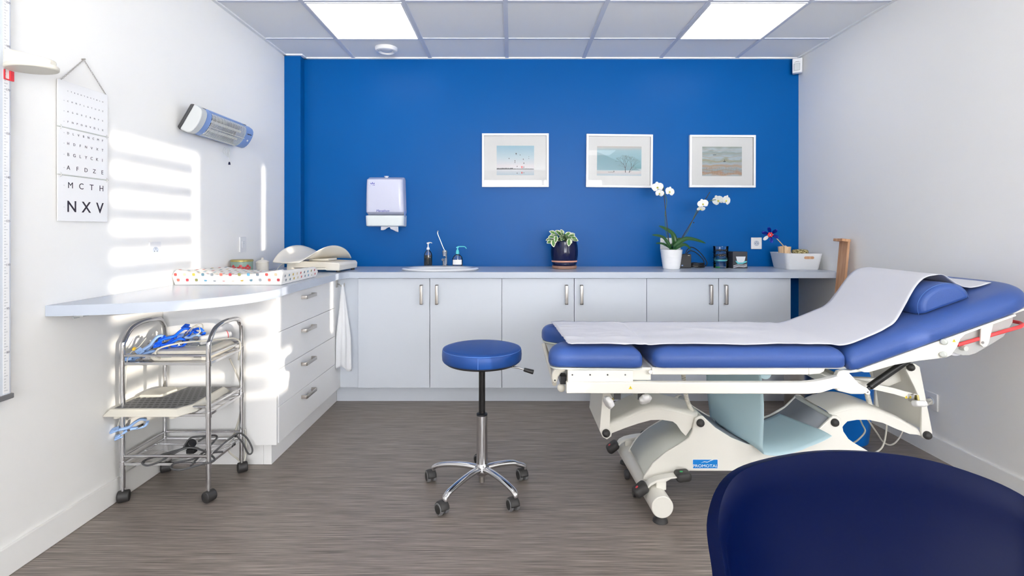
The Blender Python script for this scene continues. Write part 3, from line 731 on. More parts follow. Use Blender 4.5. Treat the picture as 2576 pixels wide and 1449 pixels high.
tag(pp, 'white crinkled paper sheet running the length of the blue examination table', 'paper')
# --- upper frame
E_ = 'enamel'
D1, D2 = 2.115, 2.69
b = BM(); box(b, PX(1640, D1), PX(2035, D1), D1, D2, PZ(943, D1), ZB-.001)
prism(b, [(PX(2035, D1), ZB-.001), (PX(2035, D1), PZ(943, D1)), (PX(2062, D1), PZ(941, D1)), (PX(2074, D1), PZ(935, D1)), (PX(2077, D1), ZB-.001)], D1, D2)
obj('seat_frame', b, E_, t, bevel=.004)
obj('hinge_strip', box(BM(), PX(1960, D1), PX(2150, D1), D1+.01, D2-.01, ZB-.010, ZB-.001), 'enamel_grey', t)
for d0, d1 in ((2.095, 2.13), (2.68, 2.715)):
    b = BM(); box(b, PX(1428, 2.1), PX(1592, 2.1), d0, d1, PZ(960, 2.1), ZB-.008)
    obj('leg_bracket', b, E_, t, bevel=.002)
b = BM(); box(b, PX(1592, 2.1)+.001, PX(1642, 2.1), 2.125, 2.68, PZ(961, 2.1), ZB-.004); obj('leg_crossbar', b, E_, t, bevel=.002)
for hx in (1440, 1484.5, 1528.5, 1573):
    b = BM(); c = P(hx, 943, 2.094); cyl(b, c, c+Vector((0, .003, 0)), .0034, n=14); obj('hole_plug', b, 'dark_grey' if hx < 1560 else 'wheel_grey', t, smooth=40)
for hx, r_ in ((1636, .009),): obj('bolt', cyl(BM(), P(hx, 936, 2.09), P(hx, 936, 2.125), r_, n=18), E_, t, bevel=.003)
rail_px = [(1424, 960), (2020, 960), (2050, 957), (2088, 949), (2100, 945), (2108, 945), (2108, 975), (2090, 976), (2060, 986), (2030, 988.5), (1424, 987)]
for d0, d1 in ((2.085, 2.115), (2.665, 2.695)): obj('side_rail', prism(BM(), poly(rail_px, 2.1), d0, d1), E_, t, bevel=.003)
obj('rail_cross_member', box(BM(), PX(2085, 2.1), PX(2110, 2.1), 2.115, 2.665, PZ(972, 2.1), PZ(949, 2.1)), E_, t, bevel=.003)
obj('foot_cross_member', box(BM(), .225, .255, 2.115, 2.665, PZ(985, 2.1), PZ(962, 2.1)), E_, t, bevel=.003)
# foot end: curved grab plate
gp = [(1402, 921), (1412, 918), (1424, 918), (1424, 936), (1412, 941), (1406, 950), (1402, 965), (1393, 967), (1388, 955), (1391, 938)]
for d0, d1 in ((2.13, 2.17), (2.60, 2.64)): obj('end_pivot', prism(BM(), [(x+.0, z) for x, z in poly(gp, 2.12)], d0, d1), 'beige', t, bevel=.006)
c = P(1396, 957, 2.128); obj('pivot_screw', cyl(BM(), c, c+Vector((0, .004, 0)), .0035, n=12), 'black', t)
obj('end_pivot_gap', box(BM(), PX(1409, 2.15), PX(1424, 2.15), 2.14, 2.6, PZ(965, 2.15), PZ(945, 2.15)), 'black', t)
obj('end_bar', tube(BM(), [P(1368, 866, 2.62), P(1378, 905, 2.5), P(1388, 940, 2.4), P(1395, 966, 2.3)], .010, 10), 'beige', t, smooth=60)
obj('end_panel', prism(BM(), [(.17, ZB-.009), (.30, ZB-.009), (.30, .58), (.235, .57)], 2.19, 2.62), 'enamel_grey', t, bevel=.004)
obj('caster_lock', ball(BM(), P(1412, 975, 2.16), .017, (1, .8, 1.1)), 'beige', t, smooth=180)
# warning triangle stickers
def warn(T, parent, s=.011):
    b = BM(); prism(b, [(-s, -s*.8), (s, -s*.8), (0, s*.95)], -.0006, 0, T=T); o = obj('warning_sticker', b, 'yellow', parent)
    b = BM(); prism(b, [(-s*.12, -s*.1), (s*.12, -s*.1), (s*.12, s*.4), (-s*.12, s*.4)], -.0009, -.0005, T=T); prism(b, [(-s*.12, -s*.5), (s*.12, -s*.5), (s*.12, -s*.3), (-s*.12, -s*.3)], -.0009, -.0005, T=T)
    obj('warning_mark', b, 'ink', o)
c = P(1586, 975, 2.085); warn(Matrix.Translation(c), t, .0075)
# --- backrest carrier
bp_px = [(2148, 926), (2165, 929), (2300, 882), (2412, 838), (2414, 846), (2405, 872), (2392, 892), (2380, 899), (2310, 907), (2250, 917), (2185, 936), (2172, 935), (2165, 930)]
zz_ = lambda x, n_: (bk(x, n_).x, bk(x, n_).z)
bpl = [zz_(1.40, -.002), zz_(2.08, -.002), zz_(2.08, -.012), zz_(1.86, -.012), (PX(2414, 2.1), PZ(852, 2.1)), (PX(2405, 2.1), PZ(873, 2.1)), (PX(2391, 2.1), PZ(893, 2.1)), (PX(2378, 2.1), PZ(899, 2.1)), (PX(2310, 2.1), PZ(907, 2.1)), (PX(2250, 2.1), PZ(917, 2.1)), (PX(2185, 2.1), PZ(936, 2.1)), (PX(2172, 2.1), PZ(936, 2.1))]
for d0, d1 in ((2.095, 2.115), (2.68, 2.70)): obj('backrest_side_plate', prism(BM(), bpl, d0, d1), E_, t, bevel=.002)
obj('backrest_base', prism(BM(), [zz_(1.40, -.002), zz_(2.14, -.002), zz_(2.14, -.010), zz_(1.40, -.010)], 2.116, 2.679), E_, t)
for px_, py_ in ((2376, 860), (2374, 892)): obj('side_knob', cyl(BM(), P(px_-3, py_, 2.08), P(px_, py_, 2.095), .011, .013, 18), 'enamel_grey', t, bevel=.004)
c = P(2400, 857, 2.0945); warn(Matrix.Translation(c), t, .007)
# hinge bracket between seat and backrest
hb = [(2140, 932), (2120, 931), (2108, 934), (2101, 950), (2100, 975), (2106, 983), (2140, 991), (2170, 991), (2182, 986), (2184, 978), (2160, 965), (2142, 945), (2135, 938), (2150, 937), (2172, 934), (2168, 928), (2150, 928)]
for d0, d1 in ((2.105, 2.13), (2.65, 2.675)): obj('hinge_bracket', prism(BM(), poly(hb, 2.11), d0, d1), E_, t, bevel=.004)
obj('hinge_axle', cyl(BM(), (PX(2132, 2.1), 2.13, PZ(965, 2.1)), (PX(2132, 2.1), 2.65, PZ(965, 2.1)), .022), E_, t, smooth=40)
# gas spring
a_, c_ = P(2186, 974, 2.128), P(2262, 921, 2.128)
g = obj('gas_spring', cyl(BM(), a_, a_.lerp(c_, 1.45), .0135, n=24), 'black_gloss', t, bevel=.003)
obj('spring_eye', cyl(BM(), P(2182, 986, 2.116), P(2182, 986, 2.14), .0095, n=20), 'chrome', g, smooth=40)
obj('spring_link', cyl(BM(), P(2182, 986, 2.128), a_, .007, n=14), 'dark_grey', g, smooth=40)
obj('eye_bore', cyl(BM(), P(2182, 986, 2.115), P(2182, 986, 2.118), .004, n=14), 'dark_grey', g)
# paper roll holder and red tear-off rail under the head end
def bkp(x, n_, y): q = bk(x, n_); q.y = y; return q
hp = [zz_(1.80, -.011), zz_(2.13, -.011), zz_(2.12, -.04), zz_(2.07, -.085), zz_(1.96, -.13), (PX(2425, 2.15), PZ(892, 2.15)), (PX(2400, 2.15), PZ(884, 2.15))]
hp = poly([(2418, 842), (2546, 796), (2545, 810), (2522, 846), (2490, 866), (2452, 888), (2436, 893), (2420, 893), (2396, 886), (2402, 872)], 2.14)
obj('roll_holder', prism(BM(), hp, 2.136, 2.142), 'frosted', t)
obj('roll_holder', prism(BM(), hp, 2.655, 2.661), 'frosted', t)
rc = bkp(1.855, -.075, 0)
pr_ = BM(); cyl(pr_, (rc.x, 2.16, rc.z), (rc.x, 2.64, rc.z), .042, n=36); rl = obj('paper_roll', pr_, 'paper', smooth=40)
tag(rl, 'roll of white paper mounted under the head end of the examination table', 'paper roll')
obj('roll_axle', cyl(BM(), (rc.x, 2.11, rc.z), (rc.x, 2.66, rc.z), .010, n=18), 'enamel_grey', t, smooth=40)
hk = [zz_(1.945, -.011), zz_(2.0, -.011), (PX(2483, 2.12), PZ(862, 2.12)), (PX(2478, 2.12), PZ(870, 2.12)), (PX(2470, 2.12), PZ(872, 2.12)), (PX(2462, 2.12), PZ(866, 2.12))]
obj('roll_hanger', prism(BM(), hk, 2.112, 2.118), E_, t, bevel=.001)
c = P(2473, 862, 2.109); obj('hanger_screw', cyl(BM(), c, c+Vector((0, .004, 0)), .0055, n=14), 'chrome', t)
obj('tear_rail', tube(BM(), [P(2408, 868, 2.124), P(2500, 841, 2.124), P(2566, 822, 2.124), P(2574, 817, 2.13), P(2566, 812, 2.17), bkp(2.10, -.045, 2.45), bkp(2.10, -.03, 2.62)], .0075, 12, smooth=False), 'rail_red', t, smooth=60)
# --- linkage: uprights, arms, pedestal
NY, FY = 2.24, 2.525
upL = [(1517, 985), (1550, 985), (1536, 1026), (1534, 1074), (1540, 1086), (1538, 1098), (1527, 1106), (1516, 1100), (1508, 1083)]
upR = [(2299, 914), (2314, 923), (2346, 1088), (2344, 1100), (2334, 1107), (2322, 1102), (2319, 1088), (2318.5, 1025), (2308, 990), (2293.5, 959), (2279, 930)]
for nm, pl in (('foot_end_upright', upL), ('head_end_upright', upR)):
    for d0, d1 in ((NY, NY+.012), (FY, FY+.012)): obj(nm, prism(BM(), poly(pl, NY), d0, d1), E_, t, bevel=.002)
q = poly([(1517, 985), (1508, 1083), (1514, 1083), (1523, 985)], NY); obj('foot_end_web', prism(BM(), q, NY+.012, FY), 'enamel', t)
q = poly([(2301, 925), (2309, 923), (2330, 1040), (2337, 1083), (2329, 1083), (2322, 1040)], NY); obj('head_end_web', prism(BM(), q, NY+.012, FY), 'enamel', t)
armL_up = [(1535, 1076), (1576, 1058), (1609, 1043), (1639, 1034), (1667, 1033), (1708, 1041), (1748, 1051), (1766, 1056)]
armL_lo = [(1766, 1072), (1742, 1080), (1728, 1100), (1717, 1089), (1705, 1071), (1695, 1063.5), (1667, 1059), (1639, 1060), (1609, 1068), (1576, 1079), (1538, 1094), (1523, 1098), (1520, 1086)]
armR_up = [(2094, 1051), (2119, 1040), (2161, 1031), (2200, 1036), (2236, 1048), (2272, 1063), (2297, 1078), (2320, 1090)]
armR_lo = [(2330, 1102), (2315, 1097), (2295, 1095), (2263, 1083), (2227, 1067), (2191, 1059), (2161, 1059), (2137, 1063), (2128, 1072), (2120, 1084), (2100, 1078)]
def channel(nm, up, lo, d0, d1):
    """pressed-steel arm: side flanges with a rolled top between them"""
    sm_up = [(p.x, p.z) for p in catmull([P(a, c, NY) for a, c in up], 4)]
    sm_lo = [(PX(a, NY), PZ(c, NY)) for a, c in lo]
    b = BM(); prism(b, sm_up + sm_lo, d0, d0+.008); prism(b, sm_up + sm_lo, d1-.008, d1)
    n_ = len(sm_up)
    def roll(u, v):
        i = min(int(u*(n_-1)), n_-1); x, z = sm_up[i]; a = math.pi*v; r_ = .035
        if v < .25: s = v/.25; y = d0 + r_*(1-math.cos(s*math.pi/2)); z += -.0 + r_*.55*math.sin(s*math.pi/2)
        elif v > .75: s = (1-v)/.25; y = d1 - r_*(1-math.cos(s*math.pi/2)); z += r_*.55*math.sin(s*math.pi/2)
        else: s = (v-.25)/.5; y = d0+r_ + (d1-d0-2*r_)*s; z += r_*.55
        return Vector((x, y, z-.004))
    surf(b, roll, n_-1, 16)
    return obj(nm, b, E_, t, smooth=40)
channel('foot_end_arm', armL_up, armL_lo, NY+.014, FY-.05)
channel('head_end_arm', armR_up, armR_lo, NY+.014, FY-.05)
q = [(PX(a, NY), PZ(c, NY)) for a, c in ((1748, 1051), (1745, 1078), (1730, 1101), (1722, 1094), (1738, 1070))]
obj('foot_end_arm_web', prism(BM(), q, NY+.02, FY-.06), 'enamel_grey', t)
left_ = [(1748.5, 1052), (1741.6, 1084), (1733, 1101), (1717, 1112), (1675, 1137), (1642, 1164), (1619, 1198.5), (1617, 1206)]
dip = [(1775, 1053), (1800, 1076), (1840, 1101), (1880, 1117), (1925, 1124), (1975, 1117), (2020, 1101), (2060, 1078), (2086, 1053)]
right_ = [(2114, 1052), (2121, 1085), (2134, 1104), (2145, 1112), (2189, 1138), (2222, 1164), (2244, 1198), (2247, 1206)]
bot = [(2210, 1204), (2140, 1196), (2130, 1190), (2128, 1184), (1733, 1184), (1731, 1189), (1712, 1194), (1680, 1203), (1640, 1209)]
pl = [(1758, 1046), (1768, 1046)] + dip + [(2094, 1045), (2106, 1046)] + right_ + bot + left_[::-1]
pl = poly(pl, NY)
for d0, d1 in ((NY-.004, NY+.008), (FY-.008, FY+.004)): obj('pedestal_side', prism(BM(), pl, d0, d1), E_, t, bevel=.003)
def web(nm, pts, off, m_, parent=t, y0=NY+.008, y1=FY-.008):
    sp = catmull([P(a, c, NY) for a, c in pts], 4); b = BM(); A = []
    for y in (y0, y1): A.append([b.verts.new((p.x+off[0], y, p.z+off[1])) for p in sp])
    for i in range(len(sp)-1): b.faces.new((A[0][i], A[0][i+1], A[1][i+1], A[1][i]))
    return obj(nm, b, m_, parent, smooth=60, solid=-.003)
web('end_cover', left_[1:7], (.006, 0), 'enamel_grey'); web('end_cover', right_[1:7], (-.006, 0), 'enamel_grey')
web('storage_tray', [(1770, 1050)] + dip[:5] + dip[5:] + [(2090, 1052)], (0, -.006), 'basin_grey')
for a, c in ((1765, 1052), (2096, 1051)):
    p_ = P(a, c, NY); obj('tray_edge_bar', cyl(BM(), (p_.x, NY, p_.z-.004), (p_.x, FY+.004, p_.z-.004), .013, n=18), 'enamel_grey', t, smooth=40)
for a, c in ((1762, 1064), (1525, 1090), (2100, 1063), (2333, 1095)): obj('ball_cap', ball(BM(), P(a, c, NY-.006), .0175), 'rubber', t, smooth=180)
obj('ball_cap', ball(BM(), P(2291, 924, NY-.006), .0165), 'rubber', t, smooth=180)
# label plate with the maker's writing
c = P(1774, 1167, NY-.0045); hw, hh_ = 32.5*NY/F, 12.2*NY/F
st = obj('label_plate', prism(BM(), [(c.x+a, c.z+e) for a, e in rrect(-hw, hw, -hh_, hh_, .003)], c.y-.0006, c.y), 'white_print', t)
obj('label_field', prism(BM(), [(c.x+a, c.z+e) for a, e in rrect(-hw*.95, hw*.95, -hh_*.88, hh_*.88, .002)], c.y-.001, c.y-.0005), 'sticker_blue', st)
text('label_text', 'PROMOTAL', .0175, front(c.x, c.y-.0016, c.z-.0085) @ Matrix.Diagonal((1.18, 1, 1, 1)), 'white_print', st, spacing=1.0)
sw = [(-.019, .0045), (-.004, .009), (.008, .0065), (.022, .013), (.036, .0185), (.0495, .0195), (.036, .0205), (.024, .0165), (.012, .0105), (.0085, .0093), (-.004, .0118)]
obj('label_bird', prism(BM(), [(c.x+a, c.z+e) for a, e in sw], c.y-.0016, c.y-.001), 'white_print', st)
# cross feet and pads
for X_, nm in ((.600, 'foot'), (1.616, 'foot')):
    b = BM(); cyl(b, (X_+.012, 2.10, .0745), (X_-.012, 2.70, .0745), .045, n=40); ft = obj('foot_tube', b, E_, t, bevel=.003)
    for y in (2.135, 2.665): obj('levelling_pad', lathe(BM(), [(.031, 0), (.029, .009), (.018, .016), (.012, .034)], (X_+(.012 if y < 2.4 else -.012), y, 0), 24), 'rubber', ft, smooth=45)
for y in (2.33, 2.5):
    b = BM(); cyl(b, (.545, y, .022), (.565, y, .022), .022, n=20); obj('transport_wheel', b, 'dark_grey', t, smooth=40, bevel=.003)
# foot pedals
def pedal(cx, cy, cz, far):
    T = Matrix.Translation((cx, cy, cz))
    top = [(-.062, .000), (-.045, .020), (-.02, .033), (.010, .040), (.045, .046), (.070, .048), (.070, .042), (.040, .038), (.018, .026), (-.018, .024), (-.042, .010), (-.060, -.008)]
    o = obj('pedal_bracket', prism(BM(), top, -.022, .022, T=T), E_, t, bevel=.004)
    obj('pedal_stem', box(BM(), -.022, .022, -.020, .020, -.01, .030, T=T), E_, o, bevel=.005)
    for sx, sz, mm, dn in ((-.082, -.014, 'red', 'red'), (.096, .044, 'green', 'green')):
        tl_ = Matrix.Rotation(R(-38 if sx < 0 else -6), 4, 'Y')
        TT = T @ Matrix.Translation((sx, 0, sz)) @ tl_
        b = BM(); g_ = bmesh.ops.create_cube(b, size=1); bmesh.ops.transform(b, matrix=TT @ Matrix.Diagonal((.066, .062, .040, 1)), verts=b.verts)
        pd = obj('pedal', b, 'rubber', o, bevel=.017, seg=5)
        obj('pedal_dot', cyl(BM(), TT @ Vector((-.006, -.006, .0195)), TT @ Vector((-.006, -.006, .0212)), .0065, n=16), mm, pd)
pedal(.627, 2.19, .118, 0); pedal(.592, 2.62, .118, 1)
# square tube ends and clamp knobs under the rail
for a in (1552, 1612):
    c = P(a, 995, 2.13); ac = obj('accessory_bar', box(BM(), c.x-.0145, c.x+.0145, 2.125, 2.67, c.z-.0145, c.z+.0145), 'enamel_grey', t)
    obj('bar_end', box(BM(), c.x-.0142, c.x+.0142, 2.123, 2.1255, c.z-.0142, c.z+.0142), 'dark_grey', ac)
def knob(c, ax, r=.026, mt='white_plastic'):
    ax = Vector(ax).normalized(); a, e_ = frame_of(ax); b = BM(); rings = []
    for h_, s_ in ((-.012, .78), (-.008, .95), (.004, 1), (.010, .9), (.013, .6)):
        rings.append([b.verts.new(Vector(c) + ax*h_ + (a*math.cos(2*math.pi*i/40) + e_*math.sin(2*math.pi*i/40))*r*s_*(1+.07*math.cos(7*2*math.pi*i/40))) for i in range(40)])
    for A, B in zip(rings, rings[1:]):
        for i in range(40): b.faces.new((A[i], A[(i+1) % 40], B[(i+1) % 40], B[i]))
    b.faces.new(rings[0]); b.faces.new(rings[-1])
    o = obj('clamp_knob', b, mt, t, smooth=60)
    obj('clamp_screw', cyl(BM(), Vector(c)-ax*.012, Vector(c)-ax*.034, .005, n=12), 'tin_gold', o)
    return o
knob(P(1531, 1012, 2.12), (-.75, -.35, -.35)); knob(P(1623, 1004, 2.12), (.3, -.75, -.6))
knob(P(2312, 1015, 2.16), (0, -.3, -1), .027)
c = P(2308, 1002, 2.2)
ba = obj('accessory_bar', prism(BM(), poly([(2120, 947), (2245, 975), (2308, 993), (2308, 1009), (2245, 990), (2120, 962)], 2.2), 2.19, 2.215), E_, t, bevel=.002)
obj('bar_end', box(BM(), PX(2289, 2.18), PX(2306, 2.18), 2.172, 2.19, PZ(1010, 2.18), PZ(992, 2.18)), 'chrome', ba)
warn(Matrix.Translation(P(2280, 999, 2.188)), t, .0065)
# white underside casing between the rails
obj('motor_casing', box(BM(), 1.02, 1.29, 2.30, 2.50, .565, .625), E_, t, bevel=.012)
obj('head_cross_member', prism(BM(), poly([(2110, 948), (2230, 952), (2262, 930), (2290, 935), (2290, 948), (2235, 970), (2110, 972)], 2.35), 2.34, 2.37), E_, t, bevel=.004)
# coiled leads
def coil(pts, r, rad, turns):
    cp = catmull(pts, 24); n_ = turns*8; out_ = []
    for i in range(n_+1):
        f = i/n_*(len(cp)-1); j = min(int(f), len(cp)-2); q = cp[j].lerp(cp[j+1], f-j); tg = (cp[j+1]-cp[j]).normalized(); a, e_ = frame_of(tg); th = i/8*2*math.pi
        out_.append(q + (a*math.cos(th)+e_*math.sin(th))*r)
    return out_
obj('coiled_lead', tube(BM(), coil([P(1719, 940, 2.3), P(1722, 975, 2.3), P(1728, 1005, 2.3), P(1738, 1028, 2.3), P(1742, 1033, 2.3)], .007, 0, 30), .0035, 6, smooth=False), 'cable_cream', t, smooth=60)
obj('coiled_lead', tube(BM(), coil([P(2180, 985, 2.35), P(2186, 1010, 2.35), P(2195, 1035, 2.35), P(2200, 1050, 2.36)], .008, 0, 22), .004, 6, smooth=False), 'cable_cream', t, smooth=60)
# mains leads sagging to the floor and on to the wall socket
obj('power_lead', tube(BM(), [P(2150, 1000, 2.45), P(2158, 1040, 2.5), P(2168, 1065, 2.55), P(2176, 1085, 2.55), P(2160, 1105, 2.5), P(2145, 1115, 2.42)], .004, 8), 'cable_cream', t, smooth=60)
obj('power_lead', tube(BM(), [P(2183, 1055, 2.4), P(2205, 1088, 2.5), P(2222, 1112, 2.62), P(2242, 1119, 2.75), P(2262, 1102, 2.8), P(2290, 1050, 2.77), P(2345, 1010, 2.72), (XR-.07, yy, PZ(1010, yy)-.012)], .004, 8), 'cable_cream', t, smooth=60)
obj('power_lead', tube(BM(), [P(2229, 1050, 2.5), P(2230, 1075, 2.5), P(2225, 1110, 2.45), P(2215, 1130, 2.42), P(2195, 1141, 2.38), P(2180, 1145, 2.35)], .004, 8), 'cable_cream', t, smooth=60)

# blue sheet hanging from a roll under the table and lying in the tray
dcur = catmull([P(a, c, NY) for a, c in dip], 6)
def dipz(x):
    for p, q in zip(dcur, dcur[1:]):
        if p.x <= x <= q.x: return p.z + (q.z-p.z)*(x-p.x)/max(q.x-p.x, 1e-6)
    return dcur[-1].z
def sheet(u, v):
    y = 2.155 + .33*v
    if u < .45:
        s = u/.45; xt, xb = 1.04-.105*v, 1.05-.10*v-.0*v; zt__, zb_ = .60, dipz(1.05)+.006+(.012 if v < .3 else .0)
        if v > .8: zb_ += .02*(v-.8)*5
        x = xt + (xb-xt)*s + .006*math.sin(s*4+v*3); z = zt__ + (zb_-zt__)*s
        return Vector((x, y-(.0 if s < .5 else .0), z))
    s = (u-.45)/.55; x0_ = 1.05-.10*v; x1_ = 1.335-.05*v
    x = x0_ + (x1_-x0_)*s; z = dipz(min(x, dcur[-1].x-.001)) + .007 + .010*math.sin(s*math.pi)*(1-v)
    droop = max(0, (2.225-y))/.07
    return Vector((x, y, z - .016*droop**1.5*math.sin(min(1, s*1.2+.2)*math.pi*.8)))
bs = obj('blue_sheet', surf(BM(), sheet, 60, 16), 'blue_sheet', smooth=180, solid=-.001)
tag(bs, 'pale blue sheet hanging under the examination table into its curved tray', 'sheet')
c = P(1958, 985, 2.3); cr_ = obj('blue_roll', cyl(BM(), (1.06, 2.16, .602), (1.06, 2.5, .602), .024, n=28), 'blue_sheet', smooth=40)
tag(cr_, 'roll of pale blue sheeting mounted beneath the seat of the examination table', 'paper roll')

# ================================================================ bins behind the table
c = P(2131, 1118, 2.95); bx, by = c.x, 2.98
t = thing('waste_bin', (bx, by, 0), 'round blue plastic waste bin behind the table near the right wall', 'bin')
obj('bucket', lathe(BM(), [(.115, 0), (.120, .006), (.160, .455), (.166, .46), (.166, .472), (.158, .472), (.155, .46), (.113, .012), (.002, .010)], (bx, by, 0), 40), 'bin_blue', t, smooth=45)
c = P(2018, 1010, 3.32); bx, by = c.x, 3.33
t = thing('pedal_bin', (bx, by, 0), 'small brushed steel pedal bin in front of the right base cabinet', 'bin')
obj('bucket', lathe(BM(), [(.098, 0), (.1, .003), (.1, .40), (.098, .405)], (bx, by, 0), 40), 'steel', t, smooth=40)
obj('lid', lathe(BM(), [(.102, .406), (.102, .42), (.085, .438), (.01, .446)], (bx, by, 0), 40), 'steel', t, smooth=40)
obj('base_ring', lathe(BM(), [(.103, 0), (.103, .022), (.100, .024)], (bx, by, .0005), 40), 'black', t, smooth=40)
obj('pedal', box(BM(), bx-.135, bx-.085, by-.03, by+.03, .012, .02), 'black', t, bevel=.003)

# ================================================================ round rolling stool
sx0, sy0 = -.140, 2.41
t = thing('rolling_stool', (sx0, sy0, 0), 'round blue rolling stool with a chrome five-star base', 'stool')
V3 = lambda x, y, z: Vector((sx0+x, sy0+y, z))
obj('seat', lathe(BM(), [(.170, .596), (.180, .5975), (.184, .604), (.1855, .625), (.184, .645), (.180, .6515), (.172, .6555), (.15, .6575), (.002, .658)], (sx0, sy0, 0), 72), 'stool_vinyl', t, smooth=60)
obj('seam', tube(BM(), [V3(.1815*math.cos(a), .1815*math.sin(a), .6515) for a in [2*math.pi*i/72 for i in range(72)]], .0008, 6, smooth=False, closed=True), 'thread', t, smooth=60)
obj('side_seam', tube(BM(), [V3(.1862*math.cos(R(-92)), .1862*math.sin(R(-92)), z) for z in (.600, .612, .625, .638, .648)], .0009, 6), 'thread', t, smooth=60)
obj('seat_base', lathe(BM(), [(.10, .583), (.165, .586), (.176, .594), (.176, .5965)], (sx0, sy0, 0), 48), 'black', t, smooth=40)
obj('gas_column', lathe(BM(), [(.0148, .33), (.0148, .575), (.02, .577), (.02, .590)], (sx0, sy0, 0), 28), 'black_gloss', t, smooth=40)
obj('column_collar', lathe(BM(), [(.0255, .340), (.0255, .348), (.016, .352)], (sx0, sy0, 0), 28), 'black', t, smooth=40)
obj('column_sleeve', lathe(BM(), [(.0262, .10), (.0245, .345), (.02, .346)], (sx0, sy0, 0), 36), 'polished_alu', t, smooth=40)
obj('column_foot', lathe(BM(), [(.011, .028), (.013, .03), (.013, .055), (.02, .06), (.02, .10)], (sx0, sy0, 0), 24), 'steel', t, smooth=40)
obj('hub', lathe(BM(), [(.026, .066), (.034, .072), (.036, .09), (.031, .108), (.0262, .118)], (sx0, sy0, 0), 36), 'polished_alu', t, smooth=50)
lv = obj('height_lever', tube(BM(), [V3(.10, -.07, .586), V3(.165, -.085, .583), V3(.205, -.095, .574)], .004, 10), 'chrome', t, smooth=60)
obj('lever_grip', cyl(BM(), V3(.193, -.093, .577), V3(.236, -.100, .567), .0085, .0105, 18), 'black', lv, bevel=.002)
for i in range(5):
    an = R(21 + 72*i); u_ = Vector((math.cos(an), math.sin(an), 0)); rr_ = (.215, .245, .245, .265, .248)[i]
    q = lambda r_, z: Vector((sx0, sy0, 0)) + u_*r_ + Vector((0, 0, z))
    lg = obj('star_leg', tube(BM(), [q(.02, .094), q(.08, .098), q(.15, .094), q(rr_-.035, .083), q(rr_-.004, .070), q(rr_, .056)], lambda s: .0185-.005*s, 14, 6, flat=.75), 'polished_alu', t, smooth=60)
    # twin-wheel caster
    ca = an + R((35, -20, 60, 10, -30)[i] if False else 12); cd = Vector((math.cos(ca+1.2), math.sin(ca+1.2), 0)) if i != 1 else Vector((1, 0, 0))
    ax = Vector((.75, .66, 0)).normalized() if i % 2 else Vector((.9, .43, 0)).normalized()
    fw = Vector((0, 0, 1)).cross(ax)
    cc = q(rr_, .0265) - fw*.0 + Vector((-.012, 0, 0))
    cs = obj('caster', cyl(BM(), q(rr_, .028), q(rr_, .060), .0075, n=12), 'rubber', lg, smooth=40)
    b = BM()
    hood = []
    for s_ in range(13):
        a = R(-20 + 200*s_/12); hood.append(a)
    def hd(u, v):
        a = R(-15 + 195*u); w__ = -.020 + .040*v; rad = .0295 - .004*(abs(v-.5)*2)**4
        return cc + fw*(math.cos(a)*rad) + Vector((0, 0, math.sin(a)*rad)) + ax*w__
    surf(b, hd, 16, 8); cs2 = obj('caster_hood', b, 'rubber', lg, smooth=60, solid=-.003)
    for sgn in (-1, 1):
        b = BM(); cyl(b, cc + ax*(sgn*.006), cc + ax*(sgn*.022), .0262, n=28); obj('caster_wheel', b, 'wheel_grey', lg, bevel=.003)
        b = BM(); cyl(b, cc + ax*(sgn*.0215), cc + ax*(sgn*.0235), .0195, n=28); obj('hub_cap', b, 'rubber', lg, bevel=.001)

# ================================================================ moulded armchair shell in the foreground
t = thing('shell_armchair', (.62, .70, 0), 'dark blue moulded shell armchair in the right foreground facing the camera', 'chair')
rim = [(.300, .72, .655), (.315, .79, .685), (.335, .862, .722), (.385, .922, .757), (.462, .955, .774), (.600, .972, .786), (.752, .968, .776), (.865, .940, .748), (.925, .90, .716), (.950, .82, .69), (.948, .70, .664), (.925, .60, .60), (.88, .50, .50), (.76, .465, .455), (.62, .455, .452), (.48, .465, .455), (.37, .50, .50), (.315, .60, .60)]
rc_ = catmull(rim, 6, closed=True); NR = len(rc_); cc_ = Vector((.62, .68, 0))
def shellf(u, v):
    p = rc_[int(round(u*NR)) % NR]; th = v*math.pi/2
    rad = max(0, math.cos(th))**.62; zf = 1 - math.sin(th)**1.15
    sz = .44 + .004
    d = Vector((p.x, p.y, 0)) - cc_
    flare = 1 + .025*math.exp(-(v/.05)**2)
    q = cc_ + d*rad*(.975*flare/1.0 if v > 0 else 1.0)
    return Vector((q.x, q.y, sz + (p.z-sz)*zf))
b = BM(); surf(b, shellf, NR, 26, cu=True); bmesh.ops.remove_doubles(b, verts=b.verts, dist=.0008)
sh = obj('shell', b, 'navy_shell', t, smooth=180)
x = sh.modifiers.new('solid', 'SOLIDIFY'); x.thickness = .020; x.offset = 0
x = sh.modifiers.new('bevel', 'BEVEL'); x.width = .008; x.segments = 4; x.limit_method = 'ANGLE'; x.angle_limit = R(50)
for sx_, sy_ in ((-1, -1), (1, -1), (-1, 1), (1, 1)):
    obj('leg', cyl(BM(), (.62+.11*sx_, .69+.10*sy_, .436), (.62+.23*sx_, .70+.22*sy_, 0), .015, .011, 18), 'pale_wood', t, smooth=40)
obj('under_frame', box(BM(), .50, .74, .58, .80, .422, .434), 'black', t, bevel=.004)
